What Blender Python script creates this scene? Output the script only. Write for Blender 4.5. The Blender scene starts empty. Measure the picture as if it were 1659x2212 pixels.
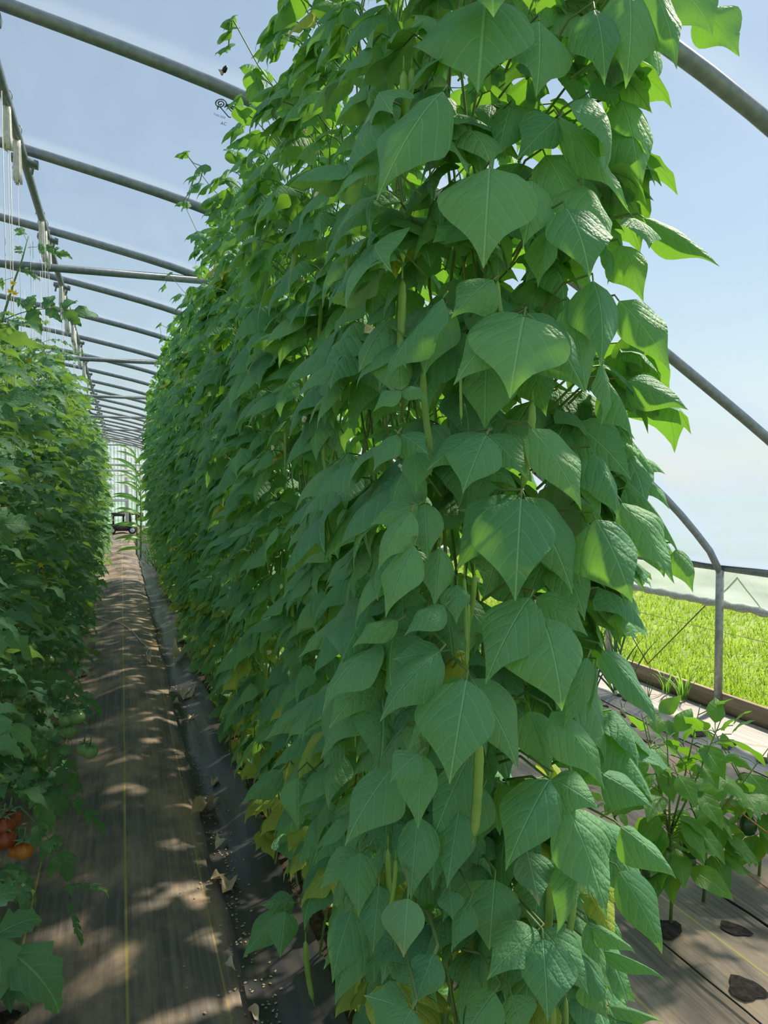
import bpy, math, random
import numpy as np
from mathutils import Matrix, Vector, Euler

# ------------------------------------------------------------------ camera, sky, sun, exposure
SC = bpy.context.scene
COL = SC.collection
FW, FH, F = 1659.0, 2212.0, 1661.0
CAM_LOC = Vector((0.0, 0.0, 1.5))
CAM_ROT = Euler((math.radians(90 - 1.93), 0, math.radians(-18.85)), 'XYZ')
cam_data = bpy.data.cameras.new('camera')
cam = bpy.data.objects.new('camera', cam_data)
COL.objects.link(cam)
cam.location, cam.rotation_euler = CAM_LOC, CAM_ROT
cam_data.sensor_fit = 'VERTICAL'
cam_data.sensor_height = 36.0
cam_data.lens = 36.0 * F / FH
cam_data.clip_start = 0.02
cam_data.clip_end = 400
SC.camera = cam

SUN_AZ, SUN_EL = math.radians(66), math.radians(47)
SUN_DIR = Vector((math.sin(SUN_AZ) * math.cos(SUN_EL), math.cos(SUN_AZ) * math.cos(SUN_EL), math.sin(SUN_EL)))
world = bpy.data.worlds.new('sky'); SC.world = world
world.use_nodes = True
wt = world.node_tree; wt.nodes.clear()
sky = wt.nodes.new('ShaderNodeTexSky'); sky.sky_type = 'NISHITA'
sky.sun_disc = False
sky.sun_elevation = SUN_EL; sky.sun_rotation = SUN_AZ
sky.air_density = 1.5; sky.dust_density = 0.35; sky.ozone_density = 1.6; sky.altitude = 100
wb = wt.nodes.new('ShaderNodeBackground'); wb.inputs['Strength'].default_value = 0.073
wo = wt.nodes.new('ShaderNodeOutputWorld')
wt.links.new(sky.outputs[0], wb.inputs[0]); wt.links.new(wb.outputs[0], wo.inputs[0])
sun_data = bpy.data.lights.new('sun', 'SUN'); sun_data.energy = 7.4; sun_data.angle = math.radians(3.5)
sun_data.color = (1.0, 0.87, 0.68)
sun = bpy.data.objects.new('sun', sun_data); COL.objects.link(sun)
sun.rotation_euler = SUN_DIR.to_track_quat('Z', 'Y').to_euler(); sun.location = (6, 6, 12)
SC.view_settings.view_transform = 'Standard'
SC.view_settings.look = 'None'
SC.view_settings.exposure = 0.64
SC.view_settings.gamma = 1.0
SC.view_settings.use_curve_mapping = False
SC.cycles.max_bounces = 5
SC.cycles.diffuse_bounces = 4
SC.cycles.glossy_bounces = 2
SC.cycles.transmission_bounces = 4
SC.cycles.transparent_max_bounces = 8
SC.cycles.adaptive_threshold = 0.07

rng = np.random.default_rng(11)
random.seed(5)

# ------------------------------------------------------------------ helpers
CR = CAM_ROT.to_matrix()
def ray(px, py):
    return CR @ Vector(((px - FW / 2) / F, (FH / 2 - py) / F, -1.0))
def at(px, py, depth):                       # a point at a distance along the view axis
    return CAM_LOC + ray(px, py) * depth
def on_ground(px, py, z=0.0):
    d = ray(px, py)
    return CAM_LOC + d * ((z - CAM_LOC.z) / d.z)
def on_x(px, py, x):
    d = ray(px, py)
    return CAM_LOC + d * (x / d.x)
def on_y(px, py, y):
    d = ray(px, py)
    return CAM_LOC + d * (y / d.y)

def mesh_np(name, verts, faces, mat=None, uv=None, rnd=None, smooth=True, mats=None, mat_idx=None):
    """verts (n,3); faces (m,k) int array, or list of such arrays"""
    verts = np.asarray(verts, dtype=np.float32)
    if not isinstance(faces, list):
        faces = [faces]
    faces = [np.asarray(f, dtype=np.int32) for f in faces if len(f)]
    me = bpy.data.meshes.new(name)
    me.vertices.add(len(verts)); me.vertices.foreach_set('co', verts.ravel())
    loops = np.concatenate([f.ravel() for f in faces])
    sizes = np.concatenate([np.full(len(f), f.shape[1], np.int32) for f in faces])
    starts = np.concatenate([[0], np.cumsum(sizes)[:-1]]).astype(np.int32)
    me.loops.add(len(loops)); me.loops.foreach_set('vertex_index', loops)
    me.polygons.add(len(sizes)); me.polygons.foreach_set('loop_start', starts)
    me.polygons.foreach_set('loop_total', sizes)
    if smooth:
        me.polygons.foreach_set('use_smooth', np.ones(len(sizes), bool))
    if uv is not None:
        lay = me.uv_layers.new(name='UVMap')
        lay.data.foreach_set('uv', np.asarray(uv, np.float32)[loops].ravel())
    if rnd is not None:
        a = me.attributes.new('rnd', 'FLOAT', 'POINT')
        a.data.foreach_set('value', np.asarray(rnd, np.float32))
    if mats:
        for m in mats: me.materials.append(m)
        if mat_idx is not None:
            me.polygons.foreach_set('material_index', np.asarray(mat_idx, np.int32))
    elif mat:
        me.materials.append(mat)
    me.update(calc_edges=True)
    return me

def link(name, me, parent=None, matrix=None):
    o = bpy.data.objects.new(name, me)
    COL.objects.link(o)
    if parent is not None:
        o.parent = parent
    if matrix is not None:
        o.matrix_basis = matrix
    return o

def tag(o, label, cat, group=None, kind=None):
    o['label'] = label; o['category'] = cat
    if group: o['group'] = group
    if kind: o['kind'] = kind
    return o

def thing(name, loc, label, cat, group=None, kind=None):
    o = bpy.data.objects.new(name, None); COL.objects.link(o)
    o.location = loc; o.empty_display_size = 0.1
    return tag(o, label, cat, group, kind)

class Geo:
    """collects pieces of one part"""
    def __init__(s): s.v, s.f, s.n, s.uv, s.r, s.hasuv = [], {}, 0, [], [], False
    def add(s, v, f, uv=None, rnd=0.0):
        v = np.asarray(v, float).reshape(-1, 3); f = np.asarray(f, int)
        s.v.append(v); s.f.setdefault(f.shape[1], []).append(f + s.n); s.n += len(v)
        s.uv.append(np.zeros((len(v), 2)) if uv is None else uv)
        s.r.append(np.full(len(v), rnd))
    def addmany(s, v, f, M, uv, rnd):
        """template v,f placed by k matrices M (k,3,4)"""
        k, nv = len(M), len(v)
        if k == 0: return
        P = np.einsum('kij,nj->kni', M[:, :, :3], v) + M[:, None, :, 3]
        FF = (f[None] + (np.arange(k) * nv)[:, None, None]).reshape(-1, f.shape[1])
        s.v.append(P.reshape(-1, 3)); s.f.setdefault(f.shape[1], []).append(FF + s.n); s.n += k * nv
        s.uv.append(np.tile(uv, (k, 1))); s.r.append(np.repeat(rnd, nv))
    def box(s, lo, hi):
        (a, b, c), (d, e, f) = lo, hi
        v = [(a,b,c),(d,b,c),(d,e,c),(a,e,c),(a,b,f),(d,b,f),(d,e,f),(a,e,f)]
        s.add(v, [(0,3,2,1),(4,5,6,7),(0,1,5,4),(1,2,6,5),(2,3,7,6),(3,0,4,7)])
    def tube(s, pts, rad, n=6, cap=True, rnd=0.0):
        P = np.asarray([tuple(p) for p in pts], float); m = len(P)
        R = np.full(m, rad, float) if np.isscalar(rad) else np.asarray(rad, float)
        T = np.gradient(P, axis=0); T /= np.linalg.norm(T, axis=1)[:, None] + 1e-12
        ref = np.array([0, 0, 1.0]) if abs(T[0, 2]) < 0.9 else np.array([1.0, 0, 0])
        a = np.linspace(0, 2 * math.pi, n, endpoint=False)
        V = []
        for i in range(m):
            u = np.cross(T[i], ref); u /= np.linalg.norm(u) + 1e-12
            w = np.cross(u, T[i]); ref = w
            V.append(P[i] + R[i] * (np.cos(a)[:, None] * u + np.sin(a)[:, None] * w))
        V = np.concatenate(V)
        fs = [(i*n+j, i*n+(j+1)%n, (i+1)*n+(j+1)%n, (i+1)*n+j) for i in range(m-1) for j in range(n)]
        uv = np.stack([np.tile(np.arange(n)/n, m), np.repeat(np.linspace(0, 1, m), n)], 1)
        s.add(V, fs, uv, rnd)
        if cap and n >= 3:
            b = s.n - m * n
            s.f.setdefault(n, []).append(np.array([list(range(b, b+n))[::-1]], int))
            s.f.setdefault(n, []).append(np.array([list(range(b+(m-1)*n, b+m*n))], int))
    def mesh(s, name, mat, smooth=True):
        fs = [np.concatenate(x) for x in s.f.values()]
        return mesh_np(name, np.concatenate(s.v), fs, mat, np.concatenate(s.uv), np.concatenate(s.r), smooth)
    def obj(s, name, mat, parent=None, smooth=True, origin=None):
        if origin is not None:
            s.v = [v - np.asarray(tuple(origin)) for v in s.v]
        return link(name, s.mesh(name, mat, smooth), parent)

def sphere(rx, ry, rz, nu=12, nv=8, bump=0.0, lobes=0, c=(0, 0, 0)):
    V = []
    for j in range(nv + 1):
        ph = math.pi * j / nv
        for i in range(nu):
            th = 2 * math.pi * i / nu
            r = 1 + bump * math.cos(lobes * th) * math.sin(ph)
            V.append((c[0] + rx*r*math.sin(ph)*math.cos(th), c[1] + ry*r*math.sin(ph)*math.sin(th), c[2] + rz*math.cos(ph)))
    Fs = [(j*nu+i, (j+1)*nu+i, (j+1)*nu+(i+1)%nu, j*nu+(i+1)%nu) for j in range(nv) for i in range(nu)]
    return np.array(V), np.array(Fs)

# ------------------------------------------------------------------ materials
def new_mat(name):
    m = bpy.data.materials.new(name); m.use_nodes = True
    t = m.node_tree; t.nodes.clear()
    return m, t
def N(t, typ, **kw):
    n = t.nodes.new(typ)
    for k, v in kw.items(): setattr(n, k, v)
    return n
def L(t, a, b): t.links.new(a, b)
def math_n(t, op, a, b=None, c=None, clamp=False):
    n = N(t, 'ShaderNodeMath', operation=op, use_clamp=clamp)
    for i, v in enumerate((a, b, c)):
        if v is None: continue
        if isinstance(v, (int, float)): n.inputs[i].default_value = v
        else: L(t, v, n.inputs[i])
    return n.outputs[0]
def smooth_n(t, v, lo, hi):
    n = N(t, 'ShaderNodeMapRange', interpolation_type='SMOOTHSTEP')
    L(t, v, n.inputs[0]); n.inputs[1].default_value = lo; n.inputs[2].default_value = hi
    return n.outputs[0]
def mixc(t, fac, a, b, blend='MIX'):
    n = N(t, 'ShaderNodeMix', data_type='RGBA', blend_type=blend)
    for sock, v in ((n.inputs[0], fac), (n.inputs[6], a), (n.inputs[7], b)):
        if isinstance(v, (int, float)): sock.default_value = v
        elif isinstance(v, tuple): sock.default_value = (*v, 1)
        else: L(t, v, sock)
    return n.outputs[2]
def out(t, sh):
    o = N(t, 'ShaderNodeOutputMaterial'); L(t, sh, o.inputs[0])

def simple(name, col, rough=0.6, metal=0.0, noise=None, scale=8.0, spec=0.5, bump=0.0, coords='Object', stretch=None):
    m, t = new_mat(name)
    p = N(t, 'ShaderNodeBsdfPrincipled')
    p.inputs['Base Color'].default_value = (*col, 1); p.inputs['Roughness'].default_value = rough
    p.inputs['Metallic'].default_value = metal; p.inputs['Specular IOR Level'].default_value = spec
    if noise or bump:
        tc = N(t, 'ShaderNodeTexCoord'); mp = N(t, 'ShaderNodeMapping')
        L(t, tc.outputs[coords], mp.inputs[0])
        if stretch: mp.inputs['Scale'].default_value = stretch
        nz = N(t, 'ShaderNodeTexNoise'); nz.inputs['Scale'].default_value = scale; nz.inputs['Detail'].default_value = 5
        L(t, mp.outputs[0], nz.inputs[0])
        if noise:
            L(t, mixc(t, smooth_n(t, nz.outputs[0], 0.35, 0.65), col, noise), p.inputs['Base Color'])
        if bump:
            b = N(t, 'ShaderNodeBump'); b.inputs['Strength'].default_value = bump; b.inputs['Distance'].default_value = 0.01
            L(t, nz.outputs[0], b.inputs['Height']); L(t, b.outputs[0], p.inputs['Normal'])
    out(t, p.outputs[0])
    return m

def leaf_mat(name, c1, c2, under, trans, tfac=0.38, rough=0.5, veins=5.0, vein_gain=1.5, bump=0.5, spec=0.4, edge=None, patches=0.0):
    m, t = new_mat(name)
    uvn = N(t, 'ShaderNodeUVMap'); sp = N(t, 'ShaderNodeSeparateXYZ'); L(t, uvn.outputs[0], sp.inputs[0])
    ax = math_n(t, 'ABSOLUTE', math_n(t, 'SUBTRACT', sp.outputs[0], 0.5))
    v = sp.outputs[1]
    oi = N(t, 'ShaderNodeObjectInfo'); at_ = N(t, 'ShaderNodeAttribute', attribute_name='rnd')
    rnd = math_n(t, 'FRACT', math_n(t, 'ADD', oi.outputs['Random'], at_.outputs['Fac']))
    wob = N(t, 'ShaderNodeTexNoise'); wob.inputs['Scale'].default_value = 3.0; wob.inputs['Detail'].default_value = 0; L(t, uvn.outputs[0], wob.inputs[0])
    arg = math_n(t, 'MULTIPLY', math_n(t, 'SUBTRACT', v, math_n(t, 'MULTIPLY', math_n(t, 'POWER', ax, 1.25), 1.5)), veins)
    arg = math_n(t, 'ADD', arg, math_n(t, 'MULTIPLY', wob.outputs[0], 0.7))
    d = math_n(t, 'ABSOLUTE', math_n(t, 'SUBTRACT', math_n(t, 'FRACT', arg), 0.5))
    lat = math_n(t, 'MULTIPLY', smooth_n(t, d, 0.44, 0.5), 0.6)
    mid = math_n(t, 'SUBTRACT', 1.0, smooth_n(t, ax, 0.004, 0.02))
    vein = math_n(t, 'MAXIMUM', lat, mid)
    col = mixc(t, rnd, c1, c2)
    tcn = N(t, 'ShaderNodeTexCoord')
    nz = N(t, 'ShaderNodeTexNoise'); nz.inputs['Scale'].default_value = 6.0; nz.inputs['Detail'].default_value = 1
    L(t, tcn.outputs['Object'], nz.inputs[0])
    col = mixc(t, math_n(t, 'MULTIPLY', nz.outputs[0], 0.25), col, tuple(x * 0.75 for x in c1))
    if edge is not None:
        nz2 = N(t, 'ShaderNodeTexNoise'); nz2.inputs['Scale'].default_value = 3.5
        L(t, tcn.outputs['Object'], nz2.inputs[0])
        col = mixc(t, smooth_n(t, math_n(t, 'ADD', math_n(t, 'MULTIPLY', nz2.outputs[0], 0.6), math_n(t, 'MULTIPLY', v, patches)), 0.62, 0.80), col, edge)
    veincol = mixc(t, 0.2, tuple(min(1, x * vein_gain + 0.06) for x in c2), col)
    col = mixc(t, math_n(t, 'MULTIPLY', vein, 0.8), col, veincol)
    geo = N(t, 'ShaderNodeNewGeometry')
    col = mixc(t, math_n(t, 'MULTIPLY', geo.outputs['Backfacing'], 0.75), col, under)
    vor = N(t, 'ShaderNodeTexVoronoi'); vor.inputs['Scale'].default_value = 26
    L(t, uvn.outputs[0], vor.inputs[0])
    quilt = math_n(t, 'SUBTRACT', 1.0, math_n(t, 'POWER', math_n(t, 'MULTIPLY', d, 2.0), 3.0))
    h = math_n(t, 'ADD', math_n(t, 'MULTIPLY', quilt, 0.42), math_n(t, 'MULTIPLY', math_n(t, 'SUBTRACT', 1.0, vor.outputs['Distance']), 0.45))
    h = math_n(t, 'SUBTRACT', h, math_n(t, 'MULTIPLY', mid, 0.7))
    bp = N(t, 'ShaderNodeBump'); bp.inputs['Strength'].default_value = bump; bp.inputs['Distance'].default_value = 0.004
    L(t, h, bp.inputs['Height'])
    p = N(t, 'ShaderNodeBsdfPrincipled'); L(t, col, p.inputs['Base Color'])
    p.inputs['Roughness'].default_value = rough; p.inputs['Specular IOR Level'].default_value = spec
    L(t, bp.outputs[0], p.inputs['Normal'])
    tr = N(t, 'ShaderNodeBsdfTranslucent')
    tcol = mixc(t, math_n(t, 'MULTIPLY', vein, 0.45), trans, tuple(x * 0.55 for x in trans))
    if edge is not None: tcol = mixc(t, 0.6, tcol, edge)
    L(t, tcol, tr.inputs[0])
    mx = N(t, 'ShaderNodeMixShader'); mx.inputs[0].default_value = tfac
    L(t, p.outputs[0], mx.inputs[1]); L(t, tr.outputs[0], mx.inputs[2])
    out(t, mx.outputs[0])
    return m

M_BEAN = leaf_mat('bean_leaf', (0.115, 0.315, 0.165), (0.225, 0.475, 0.200), (0.28, 0.44, 0.29), (0.36, 0.76, 0.04), tfac=0.30, rough=0.58, spec=0.38, bump=0.7)
M_BEANY = leaf_mat('bean_leaf_yellowing', (0.32, 0.54, 0.10), (0.56, 0.64, 0.12), (0.46, 0.56, 0.16), (0.62, 0.75, 0.05), tfac=0.36, edge=(0.66, 0.62, 0.14), patches=0.45)
M_BEANB = leaf_mat('bean_leaf_browned', (0.115, 0.315, 0.165), (0.20, 0.44, 0.18), (0.26, 0.40, 0.26), (0.30, 0.55, 0.05), tfac=0.25, rough=0.6, edge=(0.52, 0.40, 0.18), patches=0.45)
M_DRY = leaf_mat('dry_leaf', (0.70, 0.56, 0.36), (0.86, 0.78, 0.58), (0.60, 0.48, 0.30), (0.5, 0.35, 0.15), tfac=0.2, rough=0.8)
M_TOM = leaf_mat('tomato_leaf', (0.085, 0.230, 0.120), (0.135, 0.310, 0.140), (0.22, 0.34, 0.23), (0.28, 0.52, 0.06), tfac=0.34, rough=0.55, veins=6, spec=0.3)
M_PEP = leaf_mat('pepper_leaf', (0.075, 0.22, 0.06), (0.12, 0.31, 0.06), (0.14, 0.28, 0.11), (0.36, 0.75, 0.03), tfac=0.42, rough=0.46, veins=5, spec=0.4, bump=0.3)
M_GRASSY = leaf_mat('blade_leaf', (0.06, 0.20, 0.035), (0.10, 0.28, 0.05), (0.09, 0.24, 0.06), (0.30, 0.6, 0.05), tfac=0.4, rough=0.4, veins=0.5, bump=0.1)
M_ONION = leaf_mat('onion_leaf', (0.09, 0.22, 0.10), (0.13, 0.28, 0.12), (0.10, 0.24, 0.11), (0.2, 0.4, 0.1), tfac=0.2, rough=0.4, veins=0.5, bump=0.05)
M_LAWN = leaf_mat('lawn_blade', (0.075, 0.20, 0.018), (0.155, 0.29, 0.03), (0.12, 0.24, 0.025), (0.38, 0.58, 0.04), tfac=0.45, rough=0.5, veins=0.5, bump=0.05, spec=0.3)
M_STEM = simple('green_stem', (0.13, 0.25, 0.06), 0.5, noise=(0.20, 0.27, 0.09), scale=20)
M_TSTEM = simple('tomato_stem', (0.12, 0.22, 0.08), 0.6, noise=(0.17, 0.26, 0.10), scale=15)
M_POD = simple('bean_pod', (0.17, 0.33, 0.06), 0.4, noise=(0.25, 0.42, 0.09), scale=14, bump=0.15)
M_PETAL = simple('bean_petal', (0.85, 0.82, 0.66), 0.6, noise=(0.80, 0.70, 0.45), scale=30)
M_TFLOWER = simple('tomato_petal', (0.80, 0.62, 0.05), 0.5)
M_TGREEN = simple('green_tomato', (0.16, 0.33, 0.11), 0.25, noise=(0.24, 0.42, 0.15), scale=9)
M_TRED = simple('red_tomato', (0.24, 0.03, 0.015), 0.3, noise=(0.30, 0.06, 0.015), scale=12)
M_TORANGE = simple('orange_tomato', (0.48, 0.10, 0.015), 0.3, noise=(0.45, 0.17, 0.02), scale=12)
M_PEPPER = simple('green_pepper', (0.018, 0.075, 0.022), 0.18, noise=(0.03, 0.11, 0.025), scale=10)
M_GALV = simple('galvanised_steel', (0.20, 0.235, 0.26), 0.42, 0.35, noise=(0.27, 0.30, 0.32), scale=35, bump=0.06)
M_POST = simple('weathered_post', (0.42, 0.43, 0.42), 0.5, 0.45, noise=(0.30, 0.31, 0.31), scale=30, bump=0.1)
M_WOOD = simple('weathered_board', (0.33, 0.24, 0.16), 0.8, noise=(0.24, 0.17, 0.11), scale=6, bump=0.4, stretch=(4, 0.4, 6))
M_TWINE = simple('white_twine', (0.82, 0.80, 0.75), 0.8, noise=(0.70, 0.67, 0.62), scale=60)
M_ORANGE = simple('orange_twine', (0.70, 0.22, 0.06), 0.7)
M_ROPE = simple('grey_rope', (0.20, 0.16, 0.12), 0.8)
M_WIRE = simple('hook_wire', (0.25, 0.26, 0.27), 0.4, 0.8)
M_INK = simple('film_ink', (0.13, 0.17, 0.26), 0.6)
M_TAG = simple('white_plastic', (0.75, 0.77, 0.78), 0.4)
M_DARK = simple('black_metal', (0.025, 0.025, 0.028), 0.5)
M_RUST = simple('rusty_tray', (0.09, 0.06, 0.045), 0.7, noise=(0.05, 0.04, 0.035))
M_TYRE = simple('rubber_tyre', (0.015, 0.015, 0.016), 0.8)
M_HUB = simple('pale_hub', (0.55, 0.66, 0.72), 0.5)
M_BODY = simple('insect_body', (0.012, 0.010, 0.010), 0.4)
M_WING = simple('insect_wing', (0.55, 0.45, 0.33), 0.4)
M_DRIP = simple('drip_line', (0.012, 0.012, 0.013), 0.45)
M_GRAVELWHITE = simple('pale_crumb', (0.62, 0.52, 0.33), 0.8, noise=(0.42, 0.33, 0.18), scale=40)

def film_mat(name, clear=0.54, scat=(0.24, 0.315, 0.42), tint=(0.91, 0.955, 1.0), streak=0.10, bows=True):
    m, t = new_mat(name)
    tc = N(t, 'ShaderNodeTexCoord'); sp = N(t, 'ShaderNodeSeparateXYZ'); L(t, tc.outputs['Object'], sp.inputs[0])
    mp = N(t, 'ShaderNodeMapping'); mp.inputs['Scale'].default_value = (0.9, 0.45, 2.6); L(t, tc.outputs['Object'], mp.inputs[0])
    nz = N(t, 'ShaderNodeTexNoise'); nz.inputs['Scale'].default_value = 1.6; nz.inputs['Detail'].default_value = 2.0
    L(t, mp.outputs[0], nz.inputs[0])
    fac = math_n(t, 'ADD', 1 - clear, math_n(t, 'MULTIPLY', math_n(t, 'SUBTRACT', nz.outputs[0], 0.5), streak))
    if bows:   # the sheet lies on each bow and is less clear, more scattering along it
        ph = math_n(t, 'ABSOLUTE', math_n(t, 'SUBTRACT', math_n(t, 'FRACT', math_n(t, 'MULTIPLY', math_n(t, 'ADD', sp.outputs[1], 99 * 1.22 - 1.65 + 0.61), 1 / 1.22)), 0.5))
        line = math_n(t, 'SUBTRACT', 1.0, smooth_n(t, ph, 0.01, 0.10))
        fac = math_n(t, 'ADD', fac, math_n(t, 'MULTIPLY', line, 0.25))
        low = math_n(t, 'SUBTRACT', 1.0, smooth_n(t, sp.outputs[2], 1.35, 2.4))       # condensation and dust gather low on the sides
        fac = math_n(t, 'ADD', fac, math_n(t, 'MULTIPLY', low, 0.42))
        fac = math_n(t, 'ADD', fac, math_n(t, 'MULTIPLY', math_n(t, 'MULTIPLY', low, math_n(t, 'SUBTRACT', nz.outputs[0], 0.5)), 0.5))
    fac = math_n(t, 'ADD', fac, 0.0, clamp=True)
    tp = N(t, 'ShaderNodeBsdfTransparent'); tp.inputs[0].default_value = (*tint, 1)
    tl = N(t, 'ShaderNodeBsdfTranslucent'); tl.inputs[0].default_value = (*scat, 1)
    df = N(t, 'ShaderNodeBsdfDiffuse'); df.inputs[0].default_value = (*scat, 1)
    bp = N(t, 'ShaderNodeBump'); bp.inputs['Strength'].default_value = 0.5; bp.inputs['Distance'].default_value = 0.12
    L(t, nz.outputs[0], bp.inputs['Height']); L(t, bp.outputs[0], tl.inputs['Normal']); L(t, bp.outputs[0], df.inputs['Normal'])
    m1 = N(t, 'ShaderNodeMixShader'); m1.inputs[0].default_value = 0.25
    L(t, tl.outputs[0], m1.inputs[1]); L(t, df.outputs[0], m1.inputs[2])
    m2 = N(t, 'ShaderNodeMixShader'); L(t, fac, m2.inputs[0])
    L(t, tp.outputs[0], m2.inputs[1]); L(t, m1.outputs[0], m2.inputs[2])
    gl = N(t, 'ShaderNodeBsdfGlossy'); gl.inputs['Roughness'].default_value = 0.25
    m3 = N(t, 'ShaderNodeMixShader'); m3.inputs[0].default_value = 0.03
    L(t, m2.outputs[0], m3.inputs[1]); L(t, gl.outputs[0], m3.inputs[2])
    out(t, m3.outputs[0])
    return m
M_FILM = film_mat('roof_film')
M_CURTAIN = film_mat('curtain_film', clear=0.18, scat=(0.40, 0.47, 0.52), streak=0.35, bows=False)
M_POLY = film_mat('end_panel', clear=0.30, scat=(0.52, 0.66, 0.86), tint=(0.80, 0.92, 1.0), streak=0.1, bows=False)

def fabric_mat(name, dark, light, dust, lines=(), dustamt=0.5):
    m, t = new_mat(name)
    tc = N(t, 'ShaderNodeTexCoord'); sp = N(t, 'ShaderNodeSeparateXYZ'); L(t, tc.outputs['Object'], sp.inputs[0])
    mp = N(t, 'ShaderNodeMapping'); mp.inputs['Scale'].default_value = (60, 1.3, 1); L(t, tc.outputs['Object'], mp.inputs[0])
    st = N(t, 'ShaderNodeTexNoise'); st.inputs['Scale'].default_value = 1.0; st.inputs['Detail'].default_value = 6; st.inputs['Roughness'].default_value = 0.7
    L(t, mp.outputs[0], st.inputs[0])
    col = mixc(t, smooth_n(t, st.outputs[0], 0.35, 0.7), dark, light)
    mp2 = N(t, 'ShaderNodeMapping'); mp2.inputs['Scale'].default_value = (1.6, 0.7, 1); L(t, tc.outputs['Object'], mp2.inputs[0])
    n2 = N(t, 'ShaderNodeTexNoise'); n2.inputs['Scale'].default_value = 2.2; n2.inputs['Detail'].default_value = 7; n2.inputs['Roughness'].default_value = 0.65
    L(t, mp2.outputs[0], n2.inputs[0])
    col = mixc(t, math_n(t, 'MULTIPLY', smooth_n(t, n2.outputs[0], 0.40, 0.68), dustamt), col, dust)
    for x, w, c in lines:
        nl = N(t, 'ShaderNodeTexNoise'); nl.inputs['Scale'].default_value = 0.5
        L(t, tc.outputs['Object'], nl.inputs[0])
        xx = math_n(t, 'ADD', sp.outputs[0], math_n(t, 'MULTIPLY', math_n(t, 'SUBTRACT', nl.outputs[0], 0.5), 0.02))
        dx = math_n(t, 'ABSOLUTE', math_n(t, 'SUBTRACT', xx, x))
        msk = math_n(t, 'SUBTRACT', 1.0, smooth_n(t, dx, w * 0.6, w))
        col = mixc(t, math_n(t, 'MULTIPLY', msk, 0.85), col, c)
    wv = N(t, 'ShaderNodeTexChecker'); wv.inputs['Scale'].default_value = 420
    L(t, tc.outputs['Object'], wv.inputs[0])
    hh = math_n(t, 'ADD', math_n(t, 'MULTIPLY', wv.outputs['Fac'], 0.25), st.outputs[0])
    bp = N(t, 'ShaderNodeBump'); bp.inputs['Strength'].default_value = 0.25; bp.inputs['Distance'].default_value = 0.004
    L(t, hh, bp.inputs['Height'])
    p = N(t, 'ShaderNodeBsdfPrincipled'); L(t, col, p.inputs['Base Color']); p.inputs['Roughness'].default_value = 0.62
    p.inputs['Specular IOR Level'].default_value = 0.35
    L(t, bp.outputs[0], p.inputs['Normal'])
    out(t, p.outputs[0])
    return m
YEL = (0.52, 0.42, 0.10)
M_FABRIC = fabric_mat('woven_path_fabric', (0.125, 0.108, 0.092), (0.235, 0.205, 0.172), (0.56, 0.40, 0.27),
                      [(0.0, 0.005, YEL), (0.275, 0.004, (0.42, 0.33, 0.12)), (-0.32, 0.004, YEL)], 0.75)
def bedlines():
    return [on_ground(1374, 2147).x, on_ground(1530, 2030).x, on_ground(1490, 1777).x]
BL = bedlines()
M_FABRIC_R = fabric_mat('woven_bed_fabric', (0.15, 0.125, 0.105), (0.31, 0.255, 0.205), (0.64, 0.46, 0.31),
                        [(BL[0], 0.005, YEL), (BL[1], 0.005, (0.58, 0.55, 0.10)), (BL[2], 0.006, (0.55, 0.45, 0.14)), (3.18, 0.02, (0.46, 0.34, 0.24))], 0.7)
M_MULCH = simple('black_plastic', (0.035, 0.038, 0.045), 0.38, noise=(0.075, 0.068, 0.06), scale=3, bump=0.15, stretch=(8, 1, 1))
M_SOIL = simple('dark_soil', (0.035, 0.024, 0.017), 0.95, noise=(0.085, 0.058, 0.038), scale=40, bump=1.0)
M_HOLE = simple('hole_soil', (0.016, 0.012, 0.009), 0.95, noise=(0.05, 0.036, 0.026), scale=60, bump=0.6)
M_LAWNBASE = simple('lawn_ground', (0.12, 0.20, 0.03), 0.9, noise=(0.19, 0.28, 0.04), scale=3, bump=0.5)

# ------------------------------------------------------------------ the tunnel: bows, film, floor
XC, XR = -1.15, 3.75
BOW_Y = [1.65 + 1.22 * k for k in range(-3, 23)]
Y_END = BOW_Y[-1]
_prof = [(-1.15, 3.24), (-0.46, 3.12), (0.4, 2.94), (1.32, 2.63), (1.67, 2.47), (2.16, 2.19), (2.9, 1.73), (3.08, 1.61), (3.45, 1.31), (3.62, 1.13), (3.72, 1.00), (3.75, 0.93)]
_px = np.array([p[0] for p in _prof]); _pz = np.array([p[1] for p in _prof])
def smooth_profile():
    s = np.concatenate([[0], np.cumsum(np.hypot(np.diff(_px), np.diff(_pz)))])
    q = np.linspace(0, s[-1], 34)
    x = np.interp(q, s, _px); z = np.interp(q, s, _pz)
    for _ in range(3):
        x[1:-2] = (x[:-3] + 2 * x[1:-2] + x[2:-1]) / 4; z[1:-2] = (z[:-3] + 2 * z[1:-2] + z[2:-1]) / 4
    return x, z
PX, PZ = smooth_profile()
prof_r = np.stack([PX, PZ], 1)
prof_l = np.stack([2 * XC - PX, PZ], 1)[::-1]
PROF = np.concatenate([prof_l[:-1], prof_r])          # left eave to right eave

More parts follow.
